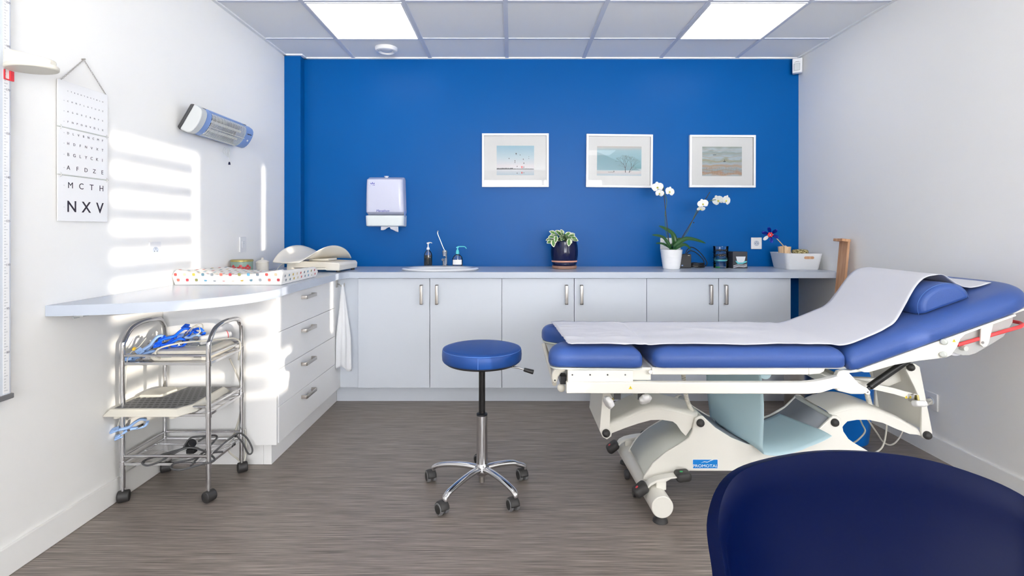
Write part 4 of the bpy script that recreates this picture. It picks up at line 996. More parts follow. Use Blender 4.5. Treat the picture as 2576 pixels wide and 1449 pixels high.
# ================================================================ left wall: height measure, eye chart, heater
t = thing('height_gauge', (XL, 1.79, PZ(995, 1.79)), 'wall-mounted height measuring rail with a red marker at the left edge', 'height gauge')
zr = PZ(990, 1.80)
obj('rail', box(BM(), XL+.001, XL+.026, 1.70, 1.787, zr, 2.40), 'laminate', t, bevel=.003)
obj('scale_strip', box(BM(), XL+.0262, XL+.0275, 1.758, 1.779, zr+.01, 2.39), 'white_print', t)
b = BM(); z = zr+.02; i = 0
while z < 2.36: box(b, XL+.0274, XL+.0280, 1.761, 1.761+(.012 if i % 5 == 0 else .006), z, z+.0012); z += .01; i += 1
o = obj('tick_marks', b, 'ink_grey', t); tag(o, kind='stuff')
for i in range(9): text('scale_number', str(80+15*i), .011, basis((XL+.0285, 1.7735, zr+.15+.15*i), (0, 1, 0), (0, 0, 1)), 'ink_grey', t)
obj('rail_foot', box(BM(), XL+.001, XL+.032, 1.69, 1.793, zr-.012, zr+.006), 'wheel_grey', t, bevel=.003)
ah = []
for a, c in ((-60, 108), (0, 124), (60, 138), (120, 150), (140, 158), (147, 172), (144, 182), (132, 187), (100, 187), (50, 180), (0, 174), (-60, 172)): ah.append((a, c))
zc_ = 1.782
b = BM(); prism(b, [(XL+.03, zc_+.038), (XL+.05, zc_+.036), (XL+.17, zc_+.006), (XL+.188, zc_+.000), (XL+.188, zc_-.022), (XL+.10, zc_-.030), (XL+.03, zc_-.030)], 1.752, 1.785)
obj('head_slide', b, 'beige', t, bevel=.006)
def plate(u, v):
    a = u*2*math.pi; r_ = 1; x = XL+.18 + .105*math.cos(a)*min(1, v*3 if v < .33 else 1); y = 1.775 + .062*math.sin(a)*min(1, v*3 if v < .33 else 1)
    return Vector((x, y, zc_-.012-.012*v))
b = BM(); prism(b, [(XL+.118 + .082*math.cos(2*math.pi*i/40), 1.765 + .058*math.sin(2*math.pi*i/40)) for i in range(40)], zc_-.034, zc_-.018, axis='z')
obj('head_plate', b, 'beige', t, bevel=.005, seg=3)
b = BM(); zm = PZ(190, 1.775); box(b, XL+.028, XL+.034, 1.778, 1.790, zm-.017, zm+.017); box(b, XL+.028, XL+.032, 1.758, 1.778, zm-.017, zm-.013); box(b, XL+.028, XL+.032, 1.758, 1.761, zm-.013, zm+.017)
obj('red_marker', b, 'red', t)

t = thing('eye_chart', (XL, 2.11, 1.24), 'three-panel letter eye chart hanging from a chain on the left wall', 'eye chart')
ya, yb = 1.989, 2.234
pz = [(1.606, 1.786), (1.420, 1.601), (1.237, 1.415)]
for z0_, z1_ in pz: obj('chart_panel', box(BM(), XL+.006, XL+.010, ya, yb, z0_, z1_), 'white_print', t, bevel=.0008)
def on_wall(y, z): return basis((XL+.0102, y, z), (0, 1, 0), (0, 0, 1))
rows_ = [('I T B R D Y O V T N L O', 1.749, .0048), ('C H N F L G T U P Z', 1.709, .0058), ('A G D U Z B N F E', 1.668, .0064), ('F N P O H V D L X', 1.628, .0078),
         ('D L V B N C M F', 1.583, .0090), ('H D F N V X T', 1.542, .0105), ('B G L Y C K I', 1.4987, .0125), ('A F D Z E', 1.447, .0168), ('M C T H', 1.378, .0240), ('N X V', 1.293, .0440)]
for s_, z, h_ in rows_:
    L_ = s_.split(); n_ = len(L_)
    y0_, y1_ = 2.033+h_*.2, 2.208-h_*.2
    if n_ == 3: y0_, y1_ = 2.052, 2.192
    if n_ == 4: y0_, y1_ = 2.046, 2.200
    for i, ch in enumerate(L_):
        text('chart_letter', ch, h_*1.42, on_wall(y0_+(y1_-y0_)*i/(n_-1), z), 'ink', t, ext=.0002, bold=h_*.016 if h_ > .03 else 0)
    if h_ > .005: text('row_number', {4.8: '10'}.get(h_, '10'), .0042, on_wall(2.016, z-.001), 'ink_grey', t, ext=.0001)
b = BM(); pk = Vector((XL+.008, 2.112, PZ(150, 2.112)))
for e_ in ((ya+.012, 1.782), (yb-.006, 1.782)):
    q0 = Vector((XL+.009, e_[0], e_[1])); n_ = 20
    for i in range(n_):
        a_ = q0.lerp(pk, (i+.5)/n_); d_v = (pk-q0).normalized(); w_ = Vector((.0012, 0, 0)) if i % 2 else Vector((0, 0, .0))
        sd_ = d_v.cross(Vector((1, 0, 0))) if i % 2 == 0 else Vector((1, 0, 0)); L2 = (pk-q0).length/n_*.68
        tube(b, [a_ - d_v*L2, a_ - d_v*L2*.2 + sd_*.0024, a_ + d_v*L2*.6 + sd_*.0018, a_ + d_v*L2, a_ + d_v*L2*.2 - sd_*.0024, a_ - d_v*L2*.6 - sd_*.0018], .0008, 5, 3, closed=True)
tag(obj('chain', b, 'steel', t, smooth=60))
obj('nail', cyl(BM(), (XL, 2.112, pk.z+.001), (XL+.014, 2.112, pk.z+.002), .003, n=12), 'steel', t, smooth=40)
for z in (1.6035, 1.4175):
    obj('chart_rod', cyl(BM(), (XL+.009, ya-.003, z), (XL+.009, yb+.003, z), .0022, n=10), 'enamel_grey', t, smooth=60)
    for y in (ya+.012, yb-.006): obj('chart_ring', tube(BM(), [(XL+.009+.004*math.sin(a), y, z+.009*math.cos(a)) for a in [2*math.pi*i/10 for i in range(10)]], .0009, 5, 2, closed=True), 'steel', t, smooth=60)

# infrared heater
t = thing('wall_heater', (XL, 3.0, 1.80), 'blue and grey infrared wall heater tilted downwards high on the left wall', 'heater')
hy0, hy1 = 2.70, 3.27
O_ = Vector((-1.672, 0, 1.872)); U_ = Vector((-.50, 0, -.866)); N_ = Vector((.866, 0, -.50)); HL = .158
def hp_(u, n_): q = O_ + U_*u + N_*n_; return (q.x, q.z)
obj('back_plate', prism(BM(), [hp_(.012, -.002), hp_(HL-.008, -.002), hp_(HL, .014), hp_(.004, .014)], hy0-.002, hy1-.03), 'dark_grey', t, bevel=.005)
prof = [hp_(.004, .014)] + [hp_(.004+.150*(.5-.5*math.cos(math.pi*s/10)), .030+.052*math.sin(math.pi*s/10)**.6) for s in range(11)] + [hp_(.154, .014)]
obj('housing', prism(BM(), prof, hy0, hy0+.055), 'heater_grey', t, bevel=.006)
prof2 = [hp_(.008, .016)] + [hp_(.008+.142*(.5-.5*math.cos(math.pi*s/10)), .028+.050*math.sin(math.pi*s/10)**.6) for s in range(11)] + [hp_(.150, .016)]
fr = obj('front_frame', prism(BM(), prof2, hy0+.055, hy0+.105), 'heater_blue', t, bevel=.002)
obj('front_frame', prism(BM(), prof2, hy1-.105, hy1-.012), 'heater_blue', t, bevel=.008)
for u0, u1 in ((.004, .022), (.140, .153)): obj('edge_rail', prism(BM(), [hp_(u0, .016), hp_(u1, .016), hp_(u1, .042), hp_(u0, .042)], hy0+.105, hy1-.105), 'heater_blue', t, bevel=.003)
b = BM(); surf(b, lambda u, v: (lambda q: Vector((q[0], hy0+.105+(hy1-hy0-.21)*v, q[1])))(hp_(.02+.122*u, .040-.022*math.sin(math.pi*u))), 16, 1)
obj('reflector', b, 'reflector', t, smooth=180, solid=-.001)
for u_ in (.055, .105): obj('heating_tube', cyl(BM(), (*[hp_(u_, .040)[0]], hy0+.10, hp_(u_, .040)[1]), (hp_(u_, .040)[0], hy1-.10, hp_(u_, .040)[1]), .007, n=16), 'heater_grey', t, smooth=40)
b = BM()
for i in range(30):
    y = hy0+.112+(hy1-hy0-.224)*i/29
    tube(b, [(lambda q: (q[0], y, q[1]))(hp_(.008+.142*(.5-.5*math.cos(math.pi*s/10)), .028+.051*math.sin(math.pi*s/10)**.6)) for s in range(1, 10)], .0016, 6, smooth=False)
q = hp_(.079, .0805); cyl(b, (q[0], hy0+.10, q[1]), (q[0], hy1-.10, q[1]), .0018, n=8)
obj('wire_grille', b, 'heater_grey', t, smooth=60)
q = hp_(.085, .0795); obj('indicator_lamp', cyl(BM(), (q[0], hy1-.06, q[1]), Vector((q[0], hy1-.06, q[1]))+N_*.004, .006, n=16), 'white_plastic', t, smooth=40)
text('maker_text', 'THOMSON', .011, basis(Vector((hp_(.045, .0)[0], hy1-.055, hp_(.045, .0)[1]))+N_*.0765, (0, 1, 0), -U_), 'ink', t) if False else None
b = BM()
for i in range(5): y = hy1-.085+.010*i; q = Vector((hp_(.045, .0)[0], y, hp_(.045, .0)[1]))+N_*.0765; box(b, -.0035, .0035, -.0025, .0025, 0, .0008, T=basis(q, (0, 1, 0), -U_))
obj('printed_mark', b, 'ink', t)
c = P(577, 411, 3.16); top = Vector((c.x, 3.16, 1.70))
obj('pull_cord', tube(BM(), [top+Vector((-.01, 0, .03)), c+Vector((0, 0, .006))], .0009, 5, smooth=False), 'white_plastic', t, smooth=60)
obj('pull_knob', lathe(BM(), [(.0035, .009), (.005, .004), (.007, -.008), (.002, -.009)], c, 14), 'navy_glaze', t, smooth=50)
c2 = P(565, 375, 3.12)
b = BM()
for i in range(4): tube(b, [c2+Vector((.004*i, .01*i, .012)), c2+Vector((-.010+.006*i, .012*i, -.012)), c2+Vector((.006*i-.004, .006*i+.01, -.03-.008*i)), c2+Vector((.010, .014*i, .006))], .0009, 5)
obj('cord_bundle', b, 'enamel_grey', t, smooth=60)

# ================================================================ things on the left worktop
def matpad(bm_):
    x0, x1, y0, y1 = -1.752, -1.185, 2.665, 3.155
    nu, nv = 40, 44
    def top(u, v):
        x = x0+(x1-x0)*u; y = y0+(y1-y0)*v
        c_ = abs(u-.5)*2; h_ = .047 + .030*c_**2.2 + (.006 if v < .1 else 0)
        h_ *= (1-.14*v)
        r_ = min(u, 1-u)*(x1-x0); s_ = min(v, 1-v)*(y1-y0); rr = .018
        for e_ in (r_, s_):
            if e_ < rr: h_ -= rr*(1-math.sqrt(max(0, 1-((rr-e_)/rr)**2)))
        h_ += .0025*noise.noise(Vector((x*14, y*14, 2)))
        # loose folds along the near right corner
        return Vector((x + .004*noise.noise(Vector((y*20, 0, 5)))*(u > .97), y, ZT+max(h_, .0)))
    surf(bm_, top, nu, nv)
    be = [e for e in bm_.edges if len(e.link_faces) == 1]
    ex = bmesh.ops.extrude_edge_only(bm_, edges=be); 
    for v in ex['geom']:
        if isinstance(v, bmesh.types.BMVert):
            v.co.z = ZT+.0015; cx_, cy_ = (x0+x1)/2, (y0+y1)/2; v.co.x += (.010 if v.co.x < cx_ else -.010)*(abs(v.co.x-cx_) > .26); v.co.y += (.008 if v.co.y < cy_ else -.008)*(abs(v.co.y-cy_) > .22)
    return bm_, top
m = mat('dotted_cotton', 'F7F4EE', .9, bump=.25, bscale=45)
t = thing('changing_mat', (-1.47, 3.0, ZT), 'white padded changing mat with coloured dots on the left worktop', 'changing mat')
b, topf = matpad(BM())
obj('pad', b, 'dotted_cotton', t, smooth=60)
dots = ['C8504B', '8E8C58', '8A9096', 'DCC9A8', '5E9AB8', 'D96A5E', 'C9A94A', '6B7580', 'B5434B', '5F8090']
for i, c_ in enumerate(dots): mat('dot_%d' % i, c_, .9)
b = BM(); r = random.Random(4)
def quad(bb, p, ax, ay, nn, s, mi):
    pts = [p + ax*(s*.5*math.copysign(abs(math.cos(a))**.6, math.cos(a))) + ay*(s*.5*math.copysign(abs(math.sin(a))**.6, math.sin(a))) + nn*.0009 for a in [2*math.pi*k/12 for k in range(12)]]
    bb.faces.new([bb.verts.new(q_) for q_ in pts]).material_index = mi
for row, z in enumerate((.055, .027, .004)):
    for k in range(12):
        x = -1.735 + .047*k + (.012 if row == 1 else 0)
        if x > -1.20 or z < .01: continue
        quad(b, Vector((x, 2.6645-.0006+(.008*(1-z/.06) if z < .06 else 0)-.0, ZT+z)), Vector((1, 0, 0)), Vector((0, -.12, 1)).normalized(), Vector((0, -1, 0)), .0155, (k*3+row*5) % 10)
for k in range(13):
    for z in (.05, .024):
        y = 2.70+.05*k + (.02 if z < .03 else 0)
        if y < 3.13: quad(b, Vector((-1.1845+.0006-(.010*(1-z/.06)), y, ZT+z*.9)), Vector((0, 1, 0)), Vector((.15, 0, 1)).normalized(), Vector((1, 0, 0)), .0135, (k*7+2) % 10)
for i in range(11):
    for j in range(13):
        u, v = (i+.5+(.3 if j % 2 else 0))/11.6, (j+.7)/13.5
        if u > .96: continue
        p = topf(u, v); ax = (topf(min(1, u+.01), v)-p).normalized(); ay = (topf(u, min(1, v+.01))-p).normalized()
        quad(b, p, ax, ay, ax.cross(ay), .0145, (i*3+j*7) % 10)
o = obj('printed_dots', b, [M['dot_%d' % i] for i in range(10)], t); tag(o, kind='stuff')

t = thing('baby_scale', (-1.36, 3.60, ZT), 'cream baby weighing scale with a curved tray on the left end of the worktop', 'baby scale')
b = BM(); T = Matrix.Translation((-1.33, 3.64, ZT)) @ Matrix.Rotation(R(-6), 4, 'Z')
prism(b, [(-.19, .012), (-.15, .012), (-.145, .030), (.085, .030), (.090, .012), (.185, .012), (.19, .05), (.178, .066), (-.16, .078), (-.185, .066)], -.15, .15, T=T)
obj('body', b, 'cream', t, bevel=.007, seg=3)
for a, c_ in ((-.165, -.12), (-.165, .12), (.165, -.12), (.165, .12)): obj('foot', cyl(BM(), T @ Vector((a, c_, 0)), T @ Vector((a, c_, .014)), .014, n=18), 'rubber', t, smooth=40)
obj('tray_mount', box(BM(), -.07, .07, -.07, .07, .072, .088, T=T), 'cream', t, bevel=.004)
obj('weighing_lever', box(BM(), .0, .10, -.165, -.152, .018, .03, T=T), 'cream', t, bevel=.003)
T2 = Matrix.Translation((-1.375, 3.60, ZT+.086)) @ Matrix.Rotation(R(-17), 4, 'Z')
def tray(u, v):
    a = (u-.5)*2; s = (v-.5)*2                       # across, along
    wd = .150*(1-.30*abs(s)**3)
    z = .088*abs(a)**2.0*(1-abs(s)**2.0) + .004 - .014*s*s
    z += .010*(s > 0)*0
    return T2 @ Vector((a*wd, s*.31*(1-.10*a*a), z))
obj('tray', surf(BM(), tray, 28, 32), 'cream', t, smooth=180, solid=-.005, bevel=0)
obj('scale_lead', tube(BM(), [T @ Vector((-.18, -.12, .05)), T @ Vector((-.21, -.145, .058)), T @ Vector((-.24, -.15, .035)), T @ Vector((-.25, -.17, .004))], .0025, 8), 'cable_cream', t, smooth=60)

c = P(608, 670, 3.415); tx_, ty_ = -1.690, 3.235
t = thing('round_tin', (tx_, ty_, ZT), 'small round grey-green patterned tin behind the changing mat', 'tin')
obj('drum', lathe(BM(), [(.060, 0.0), (.062, .002), (.062, .088), (.060, .089)], (tx_, ty_, ZT), 40), 'tin_green', t, smooth=40)
obj('lid', lathe(BM(), [(.064, .089), (.0645, .098), (.061, .101), (.002, .1015)], (tx_, ty_, ZT), 40), 'tin_gold', t, smooth=40)
b = BM()
for a in (-150, -112, -70, -32):
    for dr, dz, s in ((0, .062, .010), (.013, .052, .009), (-.013, .052, .009), (0, .040, .010)):
        aa = R(a) + dr/.062; ball(b, (tx_+.0615*math.cos(aa), ty_+.0615*math.sin(aa), ZT+dz), s, (.9, .9, .9), 10, T=None)
for v in b.verts:
    d_v = Vector((v.co.x-tx_, v.co.y-ty_)); d_v.normalize(); v.co.x, v.co.y = tx_+d_v.x*.0628, ty_+d_v.y*.0628
obj('painted_flowers', b, 'tin_red', t); 
c = P(664, 668, 3.52)
t = thing('lidded_jar', (c.x, 3.50, ZT), 'small cream lidded jar against the left wall behind the changing mat', 'jar')
obj('jar_body', lathe(BM(), [(.034, 0), (.038, .003), (.040, .060), (.038, .064)], (c.x, 3.50, ZT), 32), 'cream', t, smooth=40)
obj('lid', lathe(BM(), [(.042, .064), (.042, .070), (.028, .080), (.010, .084), (.007, .090), (.009, .096), (.002, .100)], (c.x, 3.50, ZT), 32), 'cream', t, smooth=50)

# ================================================================ things on the back worktop
c = P(1421, 676, 3.80); px_, py_ = c.x, 3.84
t = thing('potted_plant', (px_, py_, ZT), 'variegated green and cream leafy plant in a glossy navy pot', 'potted plant')
obj('saucer', lathe(BM(), [(.082, 0), (.090, .004), (.092, .022), (.086, .024), (.080, .010), (.002, .009)], (px_, py_, ZT), 48), 'terracotta', t, smooth=45)
po = obj('pot', lathe(BM(), [(.074, .010), (.086, .026), (.0925, .050)], (px_, py_, ZT), 56, cap=False), 'navy_glaze', t, smooth=60, solid=-.002)
obj('clay_band', lathe(BM(), [(.0928, .050), (.0945, .052), (.0957, .060), (.0945, .062)], (px_, py_, ZT), 56), 'salmon', po, smooth=60)
obj('pot_wall', lathe(BM(), [(.0955, .062), (.1005, .10), (.1015, .135), (.098, .170), (.0925, .194), (.094, .200), (.091, .204), (.086, .200), (.088, .185), (.002, .184)], (px_, py_, ZT), 56), 'navy_glaze', po, smooth=60)
obj('soil', lathe(BM(), [(.086, .186), (.05, .190), (.002, .191)], (px_, py_, ZT), 30), 'soil', t, smooth=60)
def leafmesh(base, tip, width, droop, up=Vector((0, 0, 1)), nu=10, nv=6, curl=.25):
    base, tip = Vector(base), Vector(tip); ax = tip-base; L_ = ax.length; d = ax.normalized(); sd_ = d.cross(up)
    sd_ = sd_.normalized() if sd_.length > .05 else d.cross(Vector((1, 0, 0))).normalized(); nn = sd_.cross(d)
    b = BM(); lay = b.loops.layers.float_color.new('rimc') if False else None
    V = []
    for i in range(nu+1):
        s = i/nu; wd = width*(math.sin(math.pi*min(1, s**.8))**.75)*(1-.0*s) + .0006; c0 = base + d*(L_*s) + nn*(droop*4*s*(1-s))
        V.append([(c0 + sd_*wd*(j/nv*2-1) + nn*(curl*wd*abs(j/nv*2-1)**1.5), max(abs(j/nv*2-1), 1.0*(s if s > .85 else 0))) for j in range(nv+1)])
    vs = [[b.verts.new(p) for p, _ in row] for row in V]
    for i in range(nu):
        for j in range(nv): b.faces.new((vs[i][j], vs[i+1][j], vs[i+1][j+1], vs[i][j+1]))
    return b, [w_ for row in V for _, w_ in row]
r = random.Random(21)
px_tips = [(1378, 597), (1374, 605), (1383, 582), (1398, 580), (1410, 577), (1436, 584), (1447, 592), (1452, 600), (1455, 606), (1440, 612), (1432, 620), (1428, 603), (1386, 612), (1395, 622), (1402, 600), (1418, 593), (1390, 600), (1444, 604), (1425, 588), (1412, 606), (1405, 590), (1398, 612), (1376, 612), (1430, 596), (1386, 590), (1412, 584), (1440, 600), (1400, 606), (1420, 612), (1446, 588), (1382, 606), (1408, 598)]
for k, (a, c_) in enumerate(px_tips):
    dd = 3.84 + r.uniform(-.09, .05) if k not in (9, 10, 13, 21) else 3.735
    tip = P(a + r.uniform(-2, 2), c_, dd); cen = Vector((px_, py_, ZT+.205)); 
    st_ = cen.lerp(tip, .35) + Vector((0, 0, .018)); 
    dirv = (tip-st_).normalized(); base = tip - dirv*r.uniform(.042, .058)
    if (k in (10, 13, 21)): base = tip + Vector((r.uniform(-.01, .01), .02, .055))
    obj('stem', tube(BM(), [cen + Vector((r.uniform(-.04, .04), r.uniform(-.04, .04), -.018)), cen.lerp(base, .6)+Vector((0, 0, .012)), base], .0016, 6), 'stem', t, smooth=60)
    upv = Vector((r.uniform(-.3, .3), -1, r.uniform(.3, .9))).normalized()
    b, rimw = leafmesh(base, tip, r.uniform(.0135, .0185), .004, up=upv, nv=8)
    o = obj('leaf', b, 'variegated_leaf', t, smooth=180, local=False)
    at = o.data.attributes.new('rim', 'FLOAT', 'POINT'); at.data.foreach_set('value', rimw)

# orchid
ox, oy = PX(1691, 3.80), 3.82
t = thing('potted_orchid', (ox, oy, ZT), 'white orchid with two flower stems in a ribbed white pot', 'potted plant')
prof = [(.058, 0), (.060, .002)] + [(.0605+.0195*s/30 + (.0012*math.sin(s*math.pi) if False else (.0009 if (s % 3) and s < 22 else 0)), .004+.136*s/30) for s in range(31)] + [(.0790, .143), (.075, .1435), (.073, .130), (.002, .128)]
obj('pot', lathe(BM(), prof, (ox, oy, ZT), 56), 'white_ceramic', t, smooth=50)
obj('bark', lathe(BM(), [(.073, .131), (.05, .140), (.002, .142)], (ox, oy, ZT), 24), 'soil', t, smooth=60)
rb_ = Vector((ox, oy, ZT+.135))
lv_ = [((1697, 620), (1690, 588), (1657, 568), .022, 3.80), ((1686, 624), (1668, 598), (1640, 591), .015, 3.76), ((1688, 626), (1668, 614), (1650, 612), .011, 3.76), ((1696, 622), (1728, 601), (1776, 612), .019, 3.76), ((1700, 625), (1722, 616), (1738, 628), .014, 3.74), ((1690, 620), (1704, 604), (1715, 600), .013, 3.86)]
for p0, p1, p2, wd, dd in lv_:
    cp = catmull([rb_+Vector((0, 0, -.006)), P(*p0, dd), P(*p1, dd), P(*p2, dd)], 6); b = BM(); V = []
    for i, q in enumerate(cp):
        s = i/(len(cp)-1); tg = (cp[min(i+1, len(cp)-1)]-cp[max(i-1, 0)]).normalized(); sd_ = tg.cross(Vector((0, -.75, .66))).normalized(); nn = sd_.cross(tg)
        w_ = wd*(.35+.65*math.sin(math.pi*min(1, s*.8+.15)))*(1 if s < .8 else math.sqrt(max(0, 1-((s-.8)/.2)**2))+.02)
        V.append([b.verts.new(q + sd_*w_*j + nn*w_*.35*abs(j)) for j in (-1, -.5, 0, .5, 1)])
    for A, B in zip(V, V[1:]):
        for j in range(4): b.faces.new((A[j], B[j], B[j+1], A[j+1]))
    obj('leaf', b, 'leaf', t, smooth=180, solid=-.0016)
s1 = [(1690, 622), (1677, 590), (1673, 540), (1677, 505), (1668, 478)]; k1 = [(1685, 628), (1668, 470)]
s2 = [(1697, 622), (1728, 585), (1746, 545), (1758, 520), (1772, 514), (1790, 504), (1815, 502)]; k2 = [(1697, 628), (1786, 483)]
for nm, pts, rad, mt in (('flower_stem', s1, .0024, 'stem'), ('support_stick', k1, .0030, 'stick'), ('flower_stem', s2, .0024, 'stem'), ('support_stick', k2, .0032, 'stick')):
    obj(nm, tube(BM(), [P(a, c_, 3.80) for a, c_ in pts], rad, 8, smooth=len(pts) > 2), mt, t, smooth=60)
for a, c_ in ((1675, 542), (1745, 560), (1769, 513)): obj('stem_clip', ball(BM(), P(a, c_, 3.80), .0055, (1, 1, .8), 10), 'stick', t, smooth=60)
b = BM()
for a, c_, s in ((1667, 466, .0045), (1669, 473, .005), (1670, 479, .004)): ball(b, P(a, c_, 3.80), s, (1, 1, 1.2), 10)
obj('buds', b, 'stem', t, smooth=180)
def flower(px__, py__, d, size, face, roll=0, side=False):
    size *= 1.15
    c_ = P(px__, py__, d); f = Vector(face).normalized(); T = basis(c_, Vector((0, 0, 1)).cross(f), f.cross(Vector((0, 0, 1)).cross(f))); T = T @ Matrix.Rotation(R(roll), 4, 'Z')
    b = BM()
    for ang, wd, ln in ((90, .36, .95), (215, .34, .9), (325, .34, .9), (10, .62, 1.0), (170, .62, 1.0)):
        V = []; ar = R(ang); dx__, dy__ = math.cos(ar), math.sin(ar); z_off = .001 if wd > .5 else -.001
        for i in range(9):
            s = i/8; w_ = wd*size*(math.sin(math.pi*(.06+.90*s)))**.65; rr = ln*size*s
            V.append([b.verts.new(T @ Vector((dx__*rr - dy__*w_*j, dy__*rr + dx__*w_*j, z_off + .10*size*s*s*(-1 if side else 1) + .12*w_*j*j))) for j in (-1, -.5, 0, .5, 1)])
        for A, B in zip(V, V[1:]):
            for j in range(4): b.faces.new((A[j], B[j], B[j+1], A[j+1]))
    o = obj('flower', b, 'petal', t, smooth=180, solid=-.0006)
    b = BM(); ball(b, T @ Vector((0, -.004, .004)), size*.17, (1, 1.4, 1), 10); obj('flower_heart', b, 'petal_heart', o, smooth=180)
flower(1654, 471, 3.785, .037, (-.25, -1, .1), 8); flower(1659, 486, 3.775, .029, (.1, -1, -.35), -10); flower(1684, 482, 3.785, .034, (.35, -1, .05), -12)
flower(1768, 513, 3.775, .034, (-.2, -1, .2), 14); flower(1763, 525, 3.77, .027, (.05, -.8, -.8), 0); flower(1807, 504, 3.79, .038, (-.7, -.7, -.35), 20); flower(1826, 504, 3.79, .036, (.5, -.9, -.1), -15)

# black charger and its cable
c = P(1725, 673, 3.88)
t = thing('charger_box', (c.x, 3.92, ZT), 'black charger box with a coiled cable beside the white orchid pot', 'charger')
obj('case', box(BM(), PX(1709, 3.9), PX(1737, 3.9), 3.88, 3.94, ZT, ZT+.105), 'black', t, bevel=.004)
obj('indicator', box(BM(), PX(1712, 3.9), PX(1716, 3.9), 3.8785, 3.8805, ZT+.016, ZT+.024), 'heater_blue', t)
obj('maker_mark', box(BM(), PX(1728, 3.9), PX(1733, 3.9), 3.8788, 3.8805, ZT+.093, ZT+.096), 'enamel_grey', t)
cp = [(1724, 640, 3.93), (1730, 627, 3.94), (1742, 622, 3.95), (1760, 634, 3.96), (1776, 655, 3.96), (1778, 665, 3.95), (1768, 671, 3.93), (1750, 672, 3.92), (1740, 668, 3.93)]
obj('cable', tube(BM(), [P(*q_) for q_ in cp], .0035, 8), 'black', t, smooth=60)
obj('cable', tube(BM(), [P(*q_) for q_ in [(1726, 640, 3.92), (1736, 631, 3.93), (1752, 636, 3.94), (1770, 655, 3.94), (1768, 668, 3.93), (1756, 672, 3.91)]], .0035, 8), 'black', t, smooth=60)
for i in range(5):
    zq = ZT+.005+.0065*i
    obj('cable_loop', tube(BM(), [(PX(1756, 3.93)+.052*math.cos(a), 3.945+.028*math.sin(a), zq+.004*math.sin(a*2+i)) for a in [2*math.pi*k/12 for k in range(12)]], .0036, 8, 3, closed=True), 'black', t, smooth=60)

# clear stacked pots
cx_, cy_ = PX(1816, 3.88), 3.90
t = thing('stacked_clear_pots', (cx_, cy_, ZT), 'stack of four clear screw-together pots beside the dark picture box', 'container stack')
hk_ = .0405
for i in range(4):
    z = ZT+.001+hk_*i
    p_ = obj('clear_pot', lathe(BM(), [(.050, 0), (.053, .001), (.053, hk_-.006), (.0585, hk_-.0045), (.0585, hk_-.001), (.050, hk_-.001)] if i < 3 else [(.050, 0), (.053, .001), (.055, hk_-.001), (.0575, hk_), (.0575, hk_+.002), (.052, hk_+.002)], (cx_, cy_, z), 36), 'clear_plastic', t, smooth=40)
    b = BM(); r = random.Random(i)
    if i == 0: box(b, cx_-.046, cx_-.018, cy_-.03, cy_-.01, z+.002, z+.010); mm = 'green'
    elif i == 1: lathe(b, [(.046, .012), (.048, .020), (.040, .024), (.002, .025)], (cx_, cy_, z), 24); mm = 'photo_cyan'
    else:
        for k in range(26): a = r.uniform(0, 6.28); q_ = r.uniform(.01, .040); ball(b, (cx_+q_*math.cos(a), cy_+q_*math.sin(a), z+r.uniform(.006, .016 if i == 3 else .022)), r.uniform(.005, .009), (1, 1, .7), 8)
        mm = 'dark_grey'
    o = obj('contents', b, mm, p_, smooth=60); 
    if i > 1: tag(o, kind='stuff')
# picture box
x0_, x1_ = PX(1841, 3.86), PX(1879, 3.86)
t = thing('picture_box', ((x0_+x1_)/2, 3.90, ZT), 'small dark box printed with a white bowl on the worktop below the single socket', 'box')
T = Matrix.Translation(((x0_+x1_)/2, 3.90, ZT)) @ Matrix.Rotation(R(4), 4, 'Z'); hw = (x1_-x0_)/2
obj('carton', box(BM(), -hw, hw, -.045, .045, 0, .124, T=T), 'photo_dark', t, bevel=.001)
b = BM(); prism(b, [(-.032, .088), (.042, .088), (.034, .055), (.022, .044), (-.012, .044), (-.024, .055)], -.0462, -.0455, T=T); obj('printed_bowl', b, 'photo_bowl', t)
b = BM(); prism(b, [(-.037, .056), (-.024, .055), (-.012, .043), (.022, .043), (.034, .054), (.052, .054), (.052, .046), (.02, .034), (-.02, .034)], -.0461, -.0455, T=T); obj('printed_saucer', b, 'photo_cyan', t)
b = BM()
for z in (.004, .011, .019): prism(b, [(-.052, z), (-.01, z+.008), (.03, z+.004), (.052, z+.010), (.052, z+.013), (.03, z+.007), (-.01, z+.011), (-.052, z+.003)], -.0461, -.0455, T=T)
obj('printed_cloth', b, 'photo_bowl', t)

# white basket with a cup of spatulas and a woven lid
T = Matrix.Translation((2.105, 3.84, ZT)) @ Matrix.Rotation(R(-4), 4, 'Z')
t = thing('white_basket', (2.105, 3.84, ZT), 'white plastic storage basket with a handle slot at the right end of the worktop', 'basket')
b = BM(); lay = [(.108, .125, 0), (.112, .130, .006), (.130, .150, .112), (.133, .153, .118), (.127, .147, .118), (.108, .126, .008), (.02, .02, .005)]
prev = None
for hx, hy_, z in lay:
    rg = [b.verts.new(T @ Vector((x, y, z))) for x, y in rrect(-hx, hx, -hy_, hy_, min(hx, hy_)*.28, 5)]
    if prev:
        for i in range(len(rg)): b.faces.new((prev[i], prev[(i+1) % len(rg)], rg[(i+1) % len(rg)], rg[i]))
    else: b.faces.new(rg)
    prev = rg
b.faces.new(prev); obj('tub', b, 'white_plastic', t, smooth=40)
yb_ = lambda z: -.130-.020*(z-.006)/.106
b = BM(); prism(b, [(a+.028, z+.088) for a, z in rrect(-.034, .034, -.0095, .0095, .0093)], yb_(.088)-.003, yb_(.088)+.002, T=T); obj('handle_slot', b, 'wood', t)
t = thing('spatula_cup', (2.035, 3.86, ZT+.012), 'pale wooden cup packed with wooden spatulas in the white basket', 'cup')
cx_, cy_ = 2.035, 3.86
